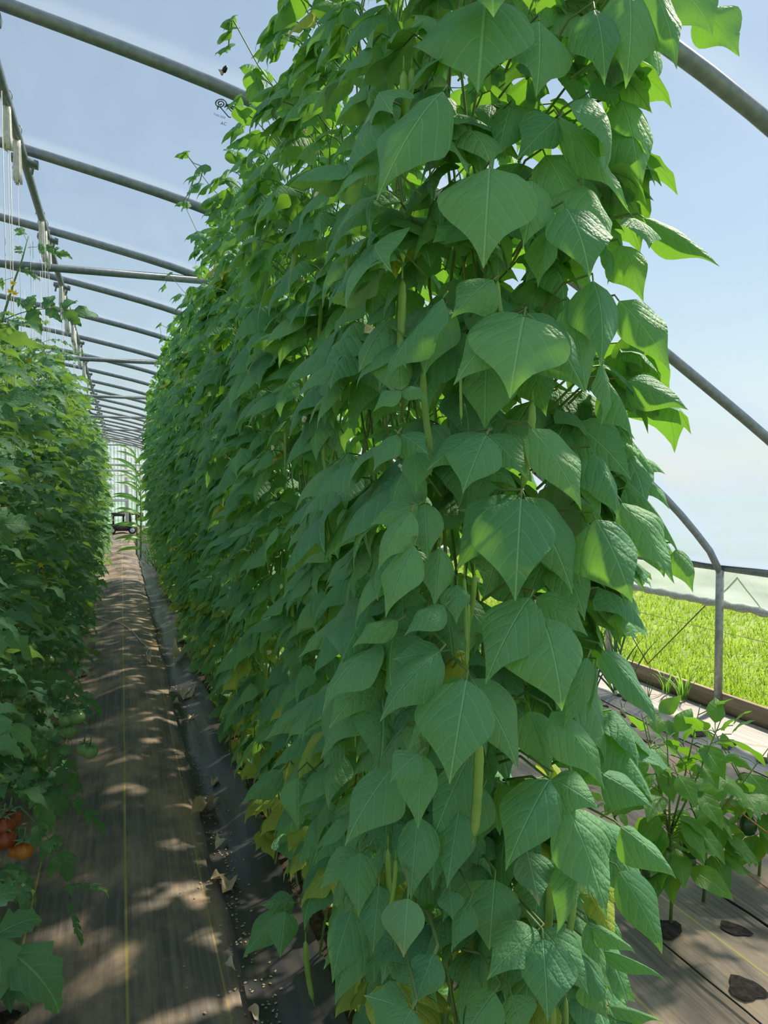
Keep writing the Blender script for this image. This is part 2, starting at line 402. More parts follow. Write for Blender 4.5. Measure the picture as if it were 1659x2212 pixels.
bow_g, post_g, clamp_g = Geo(), Geo(), Geo()
bow_g.tube([(x, 0, z) for x, z in PROF], 0.024, 10)
ME_BOW = bow_g.mesh('bow_pipe', M_GALV)
post_g.tube([(0, 0, -0.05), (0, 0, 0.5), (0, 0, 0.945)], [0.027, 0.027, 0.026], 12)
ME_POST = post_g.mesh('post', M_POST)
clamp_g.box((-0.06, -0.03, -0.012), (0.06, 0.03, 0.012)); clamp_g.tube([(0.04, 0, -0.05), (0.04, 0, 0.02)], 0.007, 6)
clamp_g.tube([(-0.04, 0, -0.05), (-0.04, 0, 0.02)], 0.007, 6)
ME_CLAMP = clamp_g.mesh('purlin_clamp', M_GALV, False)
PUR = (-0.42, 3.11 - 0.045)
sl = math.atan2(2.94 - 3.12, 0.86)
for k, y in enumerate(BOW_Y):
    b = thing('roof_bow', (0, y, 0), 'curved galvanised steel roof bow of the tunnel frame', 'roof bow', 'roof bows of the tunnel', 'structure')
    link('bow_pipe', ME_BOW, b)
    link('post', ME_POST, b, Matrix.Translation((XR, 0, 0)))
    link('post', ME_POST, b, Matrix.Translation((2 * XC - XR, 0, 0)))
    link('purlin_clamp', ME_CLAMP, b, Matrix.Translation((PUR[0], 0, PUR[1] - 0.012)) @ Matrix.Rotation(-sl, 4, 'Y'))
g = Geo(); g.tube([(PUR[0], y, PUR[1] - 0.015) for y in np.linspace(BOW_Y[0], Y_END, 12)], 0.021, 10)
tag(g.obj('roof_purlin', M_GALV), 'long straight steel purlin pipe running under the roof bows', 'purlin', kind='structure')
TIE_Z = 2.875
xr_tie = float(np.interp(-TIE_Z, -PZ, PX))
tie = Geo(); tie.tube([(2 * XC - xr_tie, 0, 0), (XC, 0, 0), (xr_tie, 0, 0)], 0.024, 10)
ME_TIE = tie.mesh('cross_tie', M_GALV)
for k in (6, 9, 12, 15, 18, 21, 24):
    tag(link('cross_tie', ME_TIE, None, Matrix.Translation((0, BOW_Y[k], TIE_Z))),
        'straight level steel cross tie joining two sides of a roof bow', 'cross tie', 'cross ties under the roof', 'structure')

def sheet(prof, ys, wob=0.0):
    nx, ny = len(prof), len(ys)
    V = np.zeros((ny, nx, 3))
    V[:, :, 0] = prof[None, :, 0]; V[:, :, 1] = np.asarray(ys)[:, None]; V[:, :, 2] = prof[None, :, 1]
    idx = np.arange(nx * ny).reshape(ny, nx)
    Fq = np.stack([idx[:-1, :-1], idx[:-1, 1:], idx[1:, 1:], idx[1:, :-1]], -1).reshape(-1, 4)
    return V.reshape(-1, 3), Fq
# roof film, 3 cm above the bow axis, slack between the bows
nrm = np.gradient(PROF, axis=0); nrm = np.stack([-nrm[:, 1], nrm[:, 0]], 1); nrm /= np.linalg.norm(nrm, axis=1)[:, None]
FILM = PROF + nrm * 0.034
ys = np.arange(BOW_Y[0], Y_END + 0.01, 0.1525)
V, Fq = sheet(FILM, ys)
ph = ((V[:, 1] - 1.65) / 1.22) % 1.0
V[:, 2] += 0.022 * np.sin(math.pi * ph) ** 2 + 0.004 * np.sin(V[:, 0] * 5 + V[:, 1] * 7)
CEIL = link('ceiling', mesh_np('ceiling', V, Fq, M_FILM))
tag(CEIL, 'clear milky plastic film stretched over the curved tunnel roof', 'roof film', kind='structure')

def film_hit(px, py):
    d = ray(px, py); best = None
    for a, b in zip(FILM[:-1], FILM[1:]):
        # intersect in xz-plane
        ex, ez = b[0] - a[0], b[1] - a[1]
        den = d.x * ez - d.z * ex
        if abs(den) < 1e-9: continue
        tt = ((a[0] - CAM_LOC.x) * ez - (a[1] - CAM_LOC.z) * ex) / den
        p = CAM_LOC + d * tt
        u = ((p.x - a[0]) * ex + (p.z - a[1]) * ez) / (ex * ex + ez * ez)
        if tt > 0 and -0.01 <= u <= 1.01 and (best is None or tt < best[0]):
            best = (tt, p, Vector((-ez, 0, ex)).normalized())
    return best[1], best[2]

# hip rails, side curtains
for side, x in (('right', XR), ('left', 2 * XC - XR)):
    s = 1 if side == 'right' else -1
    g = Geo(); g.box((x + s * 0.028 - 0.008, BOW_Y[0], 0.935), (x + s * 0.028 + 0.008, Y_END, 0.985))
    tag(g.obj('hip_rail', M_GALV, smooth=False), 'flat metal hip rail along the %s' % ('open grass side' if s > 0 else 'side behind the tomatoes'), 'rail', kind='structure')
    zb = 0.705 if s > 0 else 0.2
    xs_ = x + s * 0.065
    yy = np.arange(BOW_Y[0], Y_END, 0.08); zz = np.linspace(zb, 1.0, 6)
    Vc = np.array([(xs_ + s * (0.010 * math.sin(y * 9 + z * 14) + 0.012 * math.sin(y * 3.7 - z * 20)) * (0.3 + (1 - z)), y, z) for y in yy for z in zz])
    idx = np.arange(len(Vc)).reshape(len(yy), len(zz))
    Fc = np.stack([idx[:-1, :-1], idx[1:, :-1], idx[1:, 1:], idx[:-1, 1:]], -1).reshape(-1, 4)
    w = link('wall_' + side, mesh_np('wall_' + side, Vc, Fc, M_CURTAIN))
    tag(w, 'rolled-up clear plastic side curtain %s' % ('above the sunny lawn' if s > 0 else 'on the side behind the tomatoes'), 'side curtain', kind='structure')
    g = Geo()                                              # film wound round the pipe: a twisted roll
    yl = np.arange(BOW_Y[0], Y_END, 0.03)
    P = [(xs_ + 0.002 * math.sin(y * 31), y, zb + 0.003 * math.sin(y * 23)) for y in yl]
    g.tube(P, [0.026 + 0.004 * math.sin(y * 40) for y in yl], 8)
    g.obj('curtain_roll', simple('rolled_film_' + side, (0.42, 0.42, 0.40), 0.5, noise=(0.62, 0.62, 0.60), scale=18, bump=0.5, stretch=(1, 6, 6)), w)
    g = Geo()
    g.box((x + s * 0.035 - 0.02, BOW_Y[0], -0.04), (x + s * 0.035 + 0.02, Y_END, 0.118))
    tag(g.obj('baseboard_' + side, M_WOOD, smooth=False), 'weathered wooden base board along the %s' % ('edge of the lawn' if s > 0 else 'side behind the tomatoes'), 'board', kind='structure')
# zigzag rope holding the curtain
rp = Geo(); y = 0.30; i = 0; pts = []
while y < 12:
    pts.append((XR + 0.105, y, 0.95 if i % 2 == 0 else 0.12)); y += 0.93; i += 1
for a, b in zip(pts[:-1], pts[1:]): rp.tube([a, b], 0.0045, 5)
tag(rp.obj('curtain_rope', M_ROPE), 'thin grey rope zigzagging outside the rolled side curtain', 'rope')
wr = Geo(); wr.tube([(XR + 0.09, yy_, 0.52 + 0.01 * math.sin(yy_)) for yy_ in np.arange(1.0, 14, 0.5)], 0.0018, 4)
tag(wr.obj('side_wire', M_WIRE), 'single thin wire strung between posts over the lawn edge', 'wire')

# ground under everything
def hz(x, y):
    x = np.asarray(x, float); y = np.asarray(y, float)
    h = 0.032 * np.exp(-((x - 0.02) / 0.17) ** 2) - 0.030 * np.exp(-((x - 0.36) / 0.10) ** 2)
    h = h * (1 + 0.35 * np.sin(y * 1.7)) + 0.008 * np.sin(x * 9 + y * 2.3) + 0.005 * np.sin(x * 17 - y * 4.1)
    h = h + 0.05 * np.exp(-((x - 0.72) / 0.15) ** 2)
    r = np.clip((x - 1.0) / 0.3, 0, 1)
    h = h + r * (0.02 * np.sin(x * 4.4 + 0.4) + 0.012 * np.sin(x * 11 + y * 0.8))
    e = np.clip((3.72 - x) / 0.3, 0, 1)
    return h * e
def ground_patch(name, x0, x1, nx, y0, y1, ny, mat, parent=None, dz=0.0, ragged=0.0):
    xs = np.linspace(x0, x1, nx); yy = np.linspace(y0, y1, ny)
    X, Y = np.meshgrid(xs, yy)
    if ragged:
        X = X.copy()
        X[:, 0] += ragged * (np.sin(yy * 3.1) + 0.6 * np.sin(yy * 7.7)); X[:, -1] += ragged * (np.sin(yy * 2.7 + 1) + 0.6 * np.sin(yy * 6.1))
    Z = hz(X, Y) + dz
    V = np.stack([X, Y, Z], -1).reshape(-1, 3)
    idx = np.arange(nx * ny).reshape(ny, nx)
    Fq = np.stack([idx[:-1, :-1], idx[:-1, 1:], idx[1:, 1:], idx[1:, :-1]], -1).reshape(-1, 4)
    return link(name, mesh_np(name, V, Fq, mat), parent)
FLOOR = ground_patch('floor', 2 * XC - XR, XR, 200, -2.2, Y_END, 260, M_FABRIC)
tag(FLOOR, 'woven dark landscape fabric path with yellow lines between the rows', 'floor', kind='structure')
ground_patch('bed_fabric', 0.93, XR - 0.12, 60, -1.5, Y_END, 240, M_FABRIC_R, FLOOR, 0.006, 0.006)
ground_patch('edge_fabric', 3.10, XR - 0.05, 16, -1.5, Y_END, 160, fabric_mat('pale_edge_fabric', (0.20, 0.20, 0.20), (0.32, 0.31, 0.30), (0.40, 0.34, 0.28)), FLOOR, 0.012, 0.004)
ground_patch('bed_soil', 0.52, 0.97, 24, 0.2, 14.2, 260, M_SOIL, FLOOR, 0.012)
ground_patch('plastic_mulch', 0.33, 0.57, 18, -1.5, 24.0, 320, M_MULCH, FLOOR, 0.020, 0.008)
g = Geo()
for s0 in range(2):
    xd = (0.64, 0.80)[s0]
    g.tube([(xd + 0.01 * math.sin(q * 2), q, float(hz(xd, q)) + 0.02) for q in np.arange(0.3, 14, 0.25)], 0.008, 6)
g.obj('drip_line', M_DRIP, FLOOR)
LAWN_V = np.array([(x, y, -0.02 + 0.0 * x) for y in np.linspace(-60, 120, 40) for x in np.linspace(-90, 110, 40)])
idx = np.arange(1600).reshape(40, 40)
LAWN = link('lawn', mesh_np('lawn', LAWN_V - np.array([0, 0, 0.06]), np.stack([idx[:-1, :-1], idx[:-1, 1:], idx[1:, 1:], idx[1:, :-1]], -1).reshape(-1, 4), M_LAWNBASE))
tag(LAWN, 'bright sunlit green lawn outside the open tunnel side', 'lawn', kind='structure')
# lawn blades in the part that shows
nb = 90000
bx = XR + 0.12 + 9.0 * rng.random(nb) ** 1.7; by = 2.2 + 15.0 * rng.random(nb) ** 1.2
ang = rng.random(nb) * 2 * math.pi; hgt = 0.030 + 0.035 * rng.random(nb); wd = 0.004 + 0.004 * rng.random(nb)
lean = 0.028 * rng.standard_normal((nb, 2))
b0 = np.stack([bx - wd * np.cos(ang), by - wd * np.sin(ang), np.full(nb, -0.085)], 1)
b1 = np.stack([bx + wd * np.cos(ang), by + wd * np.sin(ang), np.full(nb, -0.085)], 1)
b2 = np.stack([bx + lean[:, 0], by + lean[:, 1], hgt - 0.06], 1)
Vg = np.stack([b0, b1, b2], 1).reshape(-1, 3)
gr = link('lawn_grass', mesh_np('lawn_grass', Vg, np.arange(nb * 3).reshape(-1, 3), M_LAWN, uv=np.tile([[0.4, 0], [0.6, 0], [0.5, 1]], (nb, 1)), rnd=np.repeat(rng.random(nb), 3)))
tag(gr, 'short bright grass blades of the lawn beside the tunnel', 'grass', kind='stuff')

# far end wall: ribbed clear panels in a white frame
WF = thing('wall_far', (0, Y_END, 0), 'far end wall of ribbed clear panels in a pale frame', 'end wall', kind='structure')
pan = Geo()
xs_ = np.linspace(0, 1.0, 41); zc = 0.014 * np.sin(xs_ * 2 * math.pi * 10)
def end_panel(x0, x1):
    n = 50; xs = np.linspace(x0, x1, n)
    top = np.interp(xs, PROF[:, 0], PROF[:, 1])
    V = np.concatenate([np.stack([xs, 0.007 * np.sin(xs * 55), np.zeros(n) + 0.02], 1), np.stack([xs, 0.007 * np.sin(xs * 55), top], 1)])
    Fq = [(i, i + 1, n + i + 1, n + i) for i in range(n - 1)]
    me = mesh_np('panel', V, np.array(Fq), M_POLY)
    link('panel', me, WF)
for a in np.arange(2 * XC - XR, XR - 0.01, 0.98): end_panel(a, min(a + 0.98, XR))
fr = simple('frame_white', (0.70, 0.73, 0.74), 0.5)
for xx, z1 in ((-1.75, 3.1), (-0.55, 3.05), (0.18, 2.95), (1.35, 2.6)):
    g = Geo(); g.box((xx - 0.05, -0.06, 0), (xx + 0.05, -0.03, z1)); g.obj('frame_bar', fr, WF, False)
for zz_, x0, x1 in ((2.05, -3.5, 2.3), (2.25, -3.2, 2.05), (1.0, -1.75, 0.18), (0.10, -5.5, 3.6)):
    g = Geo(); g.box((x0, -0.065, zz_ - 0.045), (x1, -0.028, zz_ + 0.045)); g.obj('frame_bar', fr, WF, False)

# printed mark on the film (logo and words), lying on the sheet
def film_frame(px, py, dx=1.0):
    p0, n0 = film_hit(px, py); p1, _ = film_hit(px + 6, py); p2, _ = film_hit(px, py - 6)
    return p0 - n0 * 0.006, (p1 - p0) / 6, (p2 - p0) / 6, n0
def film_strokes(name, strokes, w=0.0035):
    g = Geo()
    for s in strokes:
        pts = []
        for q in s:
            h, n0 = film_hit(*q); pts.append(h - n0 * 0.012)
        g.tube(pts, w, 4)
    return g.obj(name, M_INK, CEIL)
def cz(x, y): return (440 + x * 140 / 1659, 130 + y * 160 / 1896)      # from the enlarged look at the mark
spiral = [cz(450 + r * math.cos(a) * 1.25, 1035 + r * math.sin(a)) for a, r in [(th, 20 + th * 8.2) for th in np.linspace(0.3, 13.4, 46)]]
logo = [spiral,
        [cz(395, 1090), cz(375, 1180)], [cz(430, 1110), cz(660, 1380), cz(720, 1390)], [cz(590, 1080), cz(870, 1385), cz(930, 1385)],
        [cz(600, 1070), cz(960, 1320)], [cz(620, 1070), cz(985, 1300), cz(990, 1240), cz(950, 1180), cz(620, 1070)],
        [cz(620, 1065), cz(905, 1140), cz(880, 1080), cz(820, 1040), cz(620, 1065)]]
film_strokes('printed_logo', logo, 0.0028)
def film_text(txt, px, py, size_px, ang):
    cu = bpy.data.curves.new('printed_words', 'FONT'); cu.body = txt; cu.size = 1.0
    tmp = bpy.data.objects.new('printed_words', cu); COL.objects.link(tmp)
    dg = bpy.context.evaluated_depsgraph_get()
    me = bpy.data.meshes.new_from_object(tmp.evaluated_get(dg))
    bpy.data.objects.remove(tmp)
    p, ex, ey, n0 = film_frame(px, py)
    c, s = math.cos(ang), math.sin(ang)
    X = (ex * c + ey * s) * size_px; Y = (ey * c - ex * s) * size_px
    for v in me.vertices:
        q = p + X * v.co.x + Y * v.co.y - n0 * 0.006
        v.co = q
    me.materials.clear(); me.materials.append(M_INK)
    link('printed_words', me, CEIL)
film_text('AC', 477.5, 263, 10, -0.18)
film_text('THIS SIDE', 462, 242, 6.5, -0.33)

# ------------------------------------------------------------------ leaf shapes
BEAN_T = np.array([0, .04, .10, .18, .28, .37, .46, .55, .65, .75, .85, .93, 1.0])
BEAN_W = np.array([0, .145, .255, .35, .42, .445, .425, .355, .25, .152, .074, .032, 0.0])
def leaf_tpl(rows, cols, T=BEAN_T, W=BEAN_W, droop=0.7, fold=-0.18, wave=0.02, asym=0.0, seed=0, curl=0.0, tooth=0.0, twist=0.0):
    """leaf from (0,0,0) to (0,1,0), upper side +Z; returns verts, quads, uv"""
    r = np.random.default_rng(seed)
    t = np.linspace(0, 1, rows + 1)
    t = t ** 0.9
    w = np.interp(t, T, W)
    u = np.linspace(-1, 1, cols + 1)
    x = w[:, None] * u[None, :]
    if asym: x = np.where(x > 0, x * (1 + asym), x * (1 - asym))
    a = droop * (t - 0.5) * 1.0                        # slope along the blade
    yy = np.concatenate([[0], np.cumsum(np.cos((a[1:] + a[:-1]) / 2) * np.diff(t))])
    zz = np.concatenate([[0], np.cumsum(-np.sin((a[1:] + a[:-1]) / 2) * np.diff(t))])
    sc = yy[-1]
    Y = np.repeat(yy[:, None], cols + 1, 1) / sc
    Z = np.repeat(zz[:, None], cols + 1, 1) / sc - (zz[-1] / sc) * Y
    if tooth:
        tt = np.where(np.arange(rows + 1) % 2 == 0, 1.0, 1 - tooth)
        x = x * (1 + (tt[:, None] - 1) * np.abs(u)[None, :])
    ph = r.random(3) * 6.28
    Z = Z + fold * np.abs(x) + wave * np.sin(t * 9 + ph[0])[:, None] * u[None] * w[:, None] * 3 + wave * np.abs(u)[None] ** 2 * np.cos(t * 14 + ph[1])[:, None] * np.sin(math.pi * t)[:, None]
    Z = Z + curl * x ** 2 * 2
    X = x * 1.0
    if twist:
        an = twist * (t - 0.3)[:, None]; zc_ = Z.copy()
        Xn = X * np.cos(an); Z = Z + X * np.sin(an); X = Xn
    V = np.stack([X, Y, Z], -1).reshape(-1, 3)
    n = cols + 1
    idx = np.arange((rows + 1) * n).reshape(rows + 1, n)
    Fq = np.stack([idx[:-1, :-1], idx[:-1, 1:], idx[1:, 1:], idx[1:, :-1]], -1).reshape(-1, 4)
    UV = np.stack([0.5 + x, np.repeat(t[:, None], n, 1)], -1).reshape(-1, 2)
    return V, Fq, UV
def variants(n, rows, cols, **kw):
    outl = []
    for i in range(n):
        r = np.random.default_rng(100 + i)
        k = dict(droop=0.5 + 0.7 * r.random(), fold=-0.30 + 0.30 * r.random(), wave=0.02 + 0.03 * r.random(), asym=(0, 0.16, -0.16)[i % 3], seed=i, curl=-0.15 - 0.5 * r.random(), twist=0.5 * (r.random() - 0.5))
        k.update(kw); outl.append(leaf_tpl(rows, cols, **k))
    return outl
BEAN_HI = variants(9, 14, 8)
BEAN_MD = variants(6, 8, 4)
BEAN_LO = variants(6, 5, 2)
ME_BEAN_HI = [mesh_np('leaf', v, f, M_BEAN, uv) for v, f, uv in BEAN_HI]
ME_BEANY_HI = [mesh_np('leaf', v, f, M_BEANY, uv) for v, f, uv in BEAN_HI[:4]]
ME_BEANB_HI = [mesh_np('leaf', v, f, M_BEANB, uv) for v, f, uv in BEAN_HI[:3]]
ME_BEAN_MD = [mesh_np('leaf', v, f, M_BEAN, uv) for v, f, uv in BEAN_MD]
ME_BEANY_MD = [mesh_np('leaf', v, f, M_BEANY, uv) for v, f, uv in BEAN_MD[:3]]

def frame(base, axis, normal, L_, wscale=1.0, zscale=1.0):
    Y = axis / (np.linalg.norm(axis) + 1e-9)
    Z = normal - Y * np.dot(normal, Y); Z /= np.linalg.norm(Z) + 1e-9
    X = np.cross(Y, Z)
    M = np.empty((3, 4)); M[:, 0] = X * L_ * wscale; M[:, 1] = Y * L_; M[:, 2] = Z * L_ * zscale; M[:, 3] = base
    return M
def to_mat(M, origin):
    m = Matrix.Identity(4)
    for i in range(3):
        for j in range(4): m[i][j] = float(M[i, j])
        m[i][3] -= origin[i]
    return m

# ------------------------------------------------------------------ bean row
BEAN_X = 0.60
def xl(z): return float(np.interp(z, [0, .3, .8, 1.5, 2.2, 2.55, 2.8], [.60, .50, .40, .335, .325, .335, .36]))
def xr(z): return float(np.interp(z, [0, .3, .8, 1.5, 2.2, 2.55, 2.8], [.74, .80, .86, .90, .92, .92, .86]))
Y0, Y1, STEP = 1.06, 12.8, 0.40
NPL = int((Y1 - Y0) / STEP) + 1
PLANT_Y = [Y0 + 0.12 + STEP * i for i in range(NPL)]
plants = []
for i, y in enumerate(PLANT_Y):
    lab = 'climbing bean plant at the end of the row, broad drooping leaves and hanging pods' if i == 0 else 'climbing bean plant inside the tall green row behind the end plant'
    p = thing('bean_plant', (BEAN_X, y, 0.05), lab, 'bean plant', None if i == 0 else 'bean plants along the row')
    plants.append({'o': p, 'org': np.array([BEAN_X, y, 0.05]), 'obj': [], 'rest': [[] for _ in range(6)], 'restY': [[] for _ in range(6)], 'stems': Geo(), 'hero': []})
n_ = lambda v: v / (np.linalg.norm(v) + 1e-9)
def trifoliate(pl, p, outd, size, rng, yellow=False, outer=1.0, vis=1.0, petiole=None, face='l'):
    up = np.array([0, 0, 1.0])
    axis = n_(outd * (0.45 + 0.4 * rng.random()) - up * (0.75 + 0.25 * rng.random()) + 0.17 * rng.standard_normal(3))
    nor = n_(outd * 0.70 + up * (0.50 + 0.40 * rng.random()) + 0.17 * rng.standard_normal(3))
    side = n_(np.cross(axis, nor))
    res = [(p, axis, nor, size)]
    b2 = p - axis * size * 0.22
    for s in (-1, 1):
        a = n_(side * s * 0.62 + axis * 0.65 - up * 0.30 + 0.12 * rng.standard_normal(3))
        nn = n_(nor + side * s * 0.18 + 0.14 * rng.standard_normal(3))
        res.append((b2, a, nn, size * (0.85 + 0.1 * rng.random())))
    for (b, a, nn, s_) in res:
        M = frame(b, a, nn, s_, (0.66 if face == 'l' else 0.74) + 0.18 * rng.random(), 1.0)
        d = max(0.6, np.linalg.norm(np.array(M[:, 3]) - np.array(CAM_LOC)))
        pl['obj'].append((vis * outer * s_ / d, M, yellow))
    if petiole is not None:
        mid = (petiole + b2) / 2 + np.array([0, 0, 0.015])
        pl['stems'].tube([petiole, mid, b2, p], [0.0022, 0.0018, 0.0016, 0.0012], 4, cap=False)

for i, y in enumerate(PLANT_Y):
    pl = plants[i]; near = i < 14
    taper = 1.0 if y < 12.2 else 0.85
    topz = 2.80 * taper
    dens = 1.0 if i < 18 else 0.8
    for face, cnt in (('l', int(118 * dens)), ('r', int(92 * dens)), ('m', int(76 * dens)), ('t', 16), ('f', 85 if i == 0 else (30 if i == 1 else 0))):
        for _ in range(cnt):
            z = 0.10 + (topz - 0.10) * rng.random() ** 0.92
            if z < 0.55 and rng.random() < (0.45 if face in 'lf' else 0.12): continue
            yy = y + STEP * (rng.random() - 0.5) * 1.25
            dep = 0.16 * rng.random() ** 1.5
            bul = 0.035 * math.sin(yy * 5.1 + z * 3.3) + 0.02 * math.sin(yy * 13 - z * 8)
            if face == 'l':
                p = np.array([xl(z) + bul + dep + 0.05, yy, z]); od = np.array([-1.0, -0.03, 0.0]); vis = 1.0
            elif face == 'r':
                p = np.array([xr(z) - bul - dep - 0.05, yy, z]); od = np.array([1.0, -0.1, 0.0]); vis = 0.25 if i < 3 else 0.02
            elif face == 'f':
                p = np.array([xl(z) + 0.02 + (xr(z) - xl(z) - 0.04) * rng.random(), Y0 + 0.07 + 0.16 * rng.random(), z]); od = np.array([0.15, -1.0, 0.0]); vis = 0.8
            elif face == 'm':
                p = np.array([BEAN_X + 0.16 * (rng.random() - 0.5), yy, z]); th = rng.random() * 6.28
                od = np.array([math.cos(th), math.sin(th), 0]); vis = 0.2
            else:
                z = topz - 0.25 * rng.random(); p = np.array([xl(z) + (xr(z) - xl(z)) * rng.random(), yy, z + 0.06 * rng.random()])
                th = rng.random() * 6.28; od = np.array([math.cos(th), math.sin(th), 0.3]); vis = 0.7
            if p[1] < Y0 + 0.06: p[1] = Y0 + 0.06 + 0.1 * rng.random()
            size = (0.106 + 0.045 * rng.random()) * float(np.interp(z, [0, 1.9, 2.4, 2.8], [1.0, 1.0, 0.8, 0.62]))
            if face == 'm': size *= 0.85
            roof = float(np.interp(p[0], PX, PZ)) - 0.09
            p[2] = min(p[2], roof)
            yel = rng.random() < float(np.interp(z, [0.1, 0.45, 0.8, 1.2], [0.55, 0.32, 0.08, 0.012]))
            pet = np.array([BEAN_X + 0.55 * (p[0] - BEAN_X), max(yy, p[1]) + 0.02, z - 0.02]) if (near and face != 'm' and rng.random() < 0.8) else None
            trifoliate(pl, p, od, size, rng, yel, 1.0 - dep * 4.5, vis, pet, face)
    # twining stems up the row
    nst = 5 if near else 3
    for s in range(nst):
        ph0 = rng.random() * 6.28; x0 = BEAN_X + 0.10 * (rng.random() - 0.5); y0 = max(y + STEP * (rng.random() - 0.5), Y0 + 0.16)
        zz = np.linspace(0.04, topz - 0.05, 26 if near else 10)
        pl['stems'].tube([(x0 + 0.022 * math.cos(ph0 + z * 9), y0 + 0.022 * math.sin(ph0 + z * 9), z) for z in zz],
                         np.linspace(0.0045, 0.002, len(zz)), 5 if near else 3, cap=False)
# loose shoots standing off the top of the row
SHOOTS = [(0.30, 2.05, 2.62, [(502, 40), (496, 70), (492, 100)]), (0.27, 2.9, 2.6, [(400, 330), (440, 360), (425, 400)]), (0.3, 3.4, 2.5, [(395, 385), (420, 380), (402, 440)]),
          (0.30, 4.4, 2.6, [(365, 575), (352, 590)]), (0.3, 5.0, 2.55, [(345, 700), (350, 730)])]
for xs0, yy, z0, pts in SHOOTS:
    k = min(range(NPL), key=lambda q: abs(PLANT_Y[q] - yy)); pl = plants[k]
    prev = np.array([0.42, yy, z0 - 0.1])
    for (a, b) in pts:
        q = np.array(on_x(a, b, xs0 + 0.01 * rng.standard_normal()))
        roof = float(np.interp(q[0], PX, PZ)) - 0.06
        q[2] = min(q[2], roof)
        pl['stems'].tube([prev, (prev + q) / 2 + np.array([0, 0, -0.015]), q], 0.0018, 4, cap=False)
        trifoliate(pl, q, np.array([-1.0, -0.4, 0.1]), 0.055 + 0.02 * rng.random(), rng, False, 1.3, 1.3, None)
        prev = q

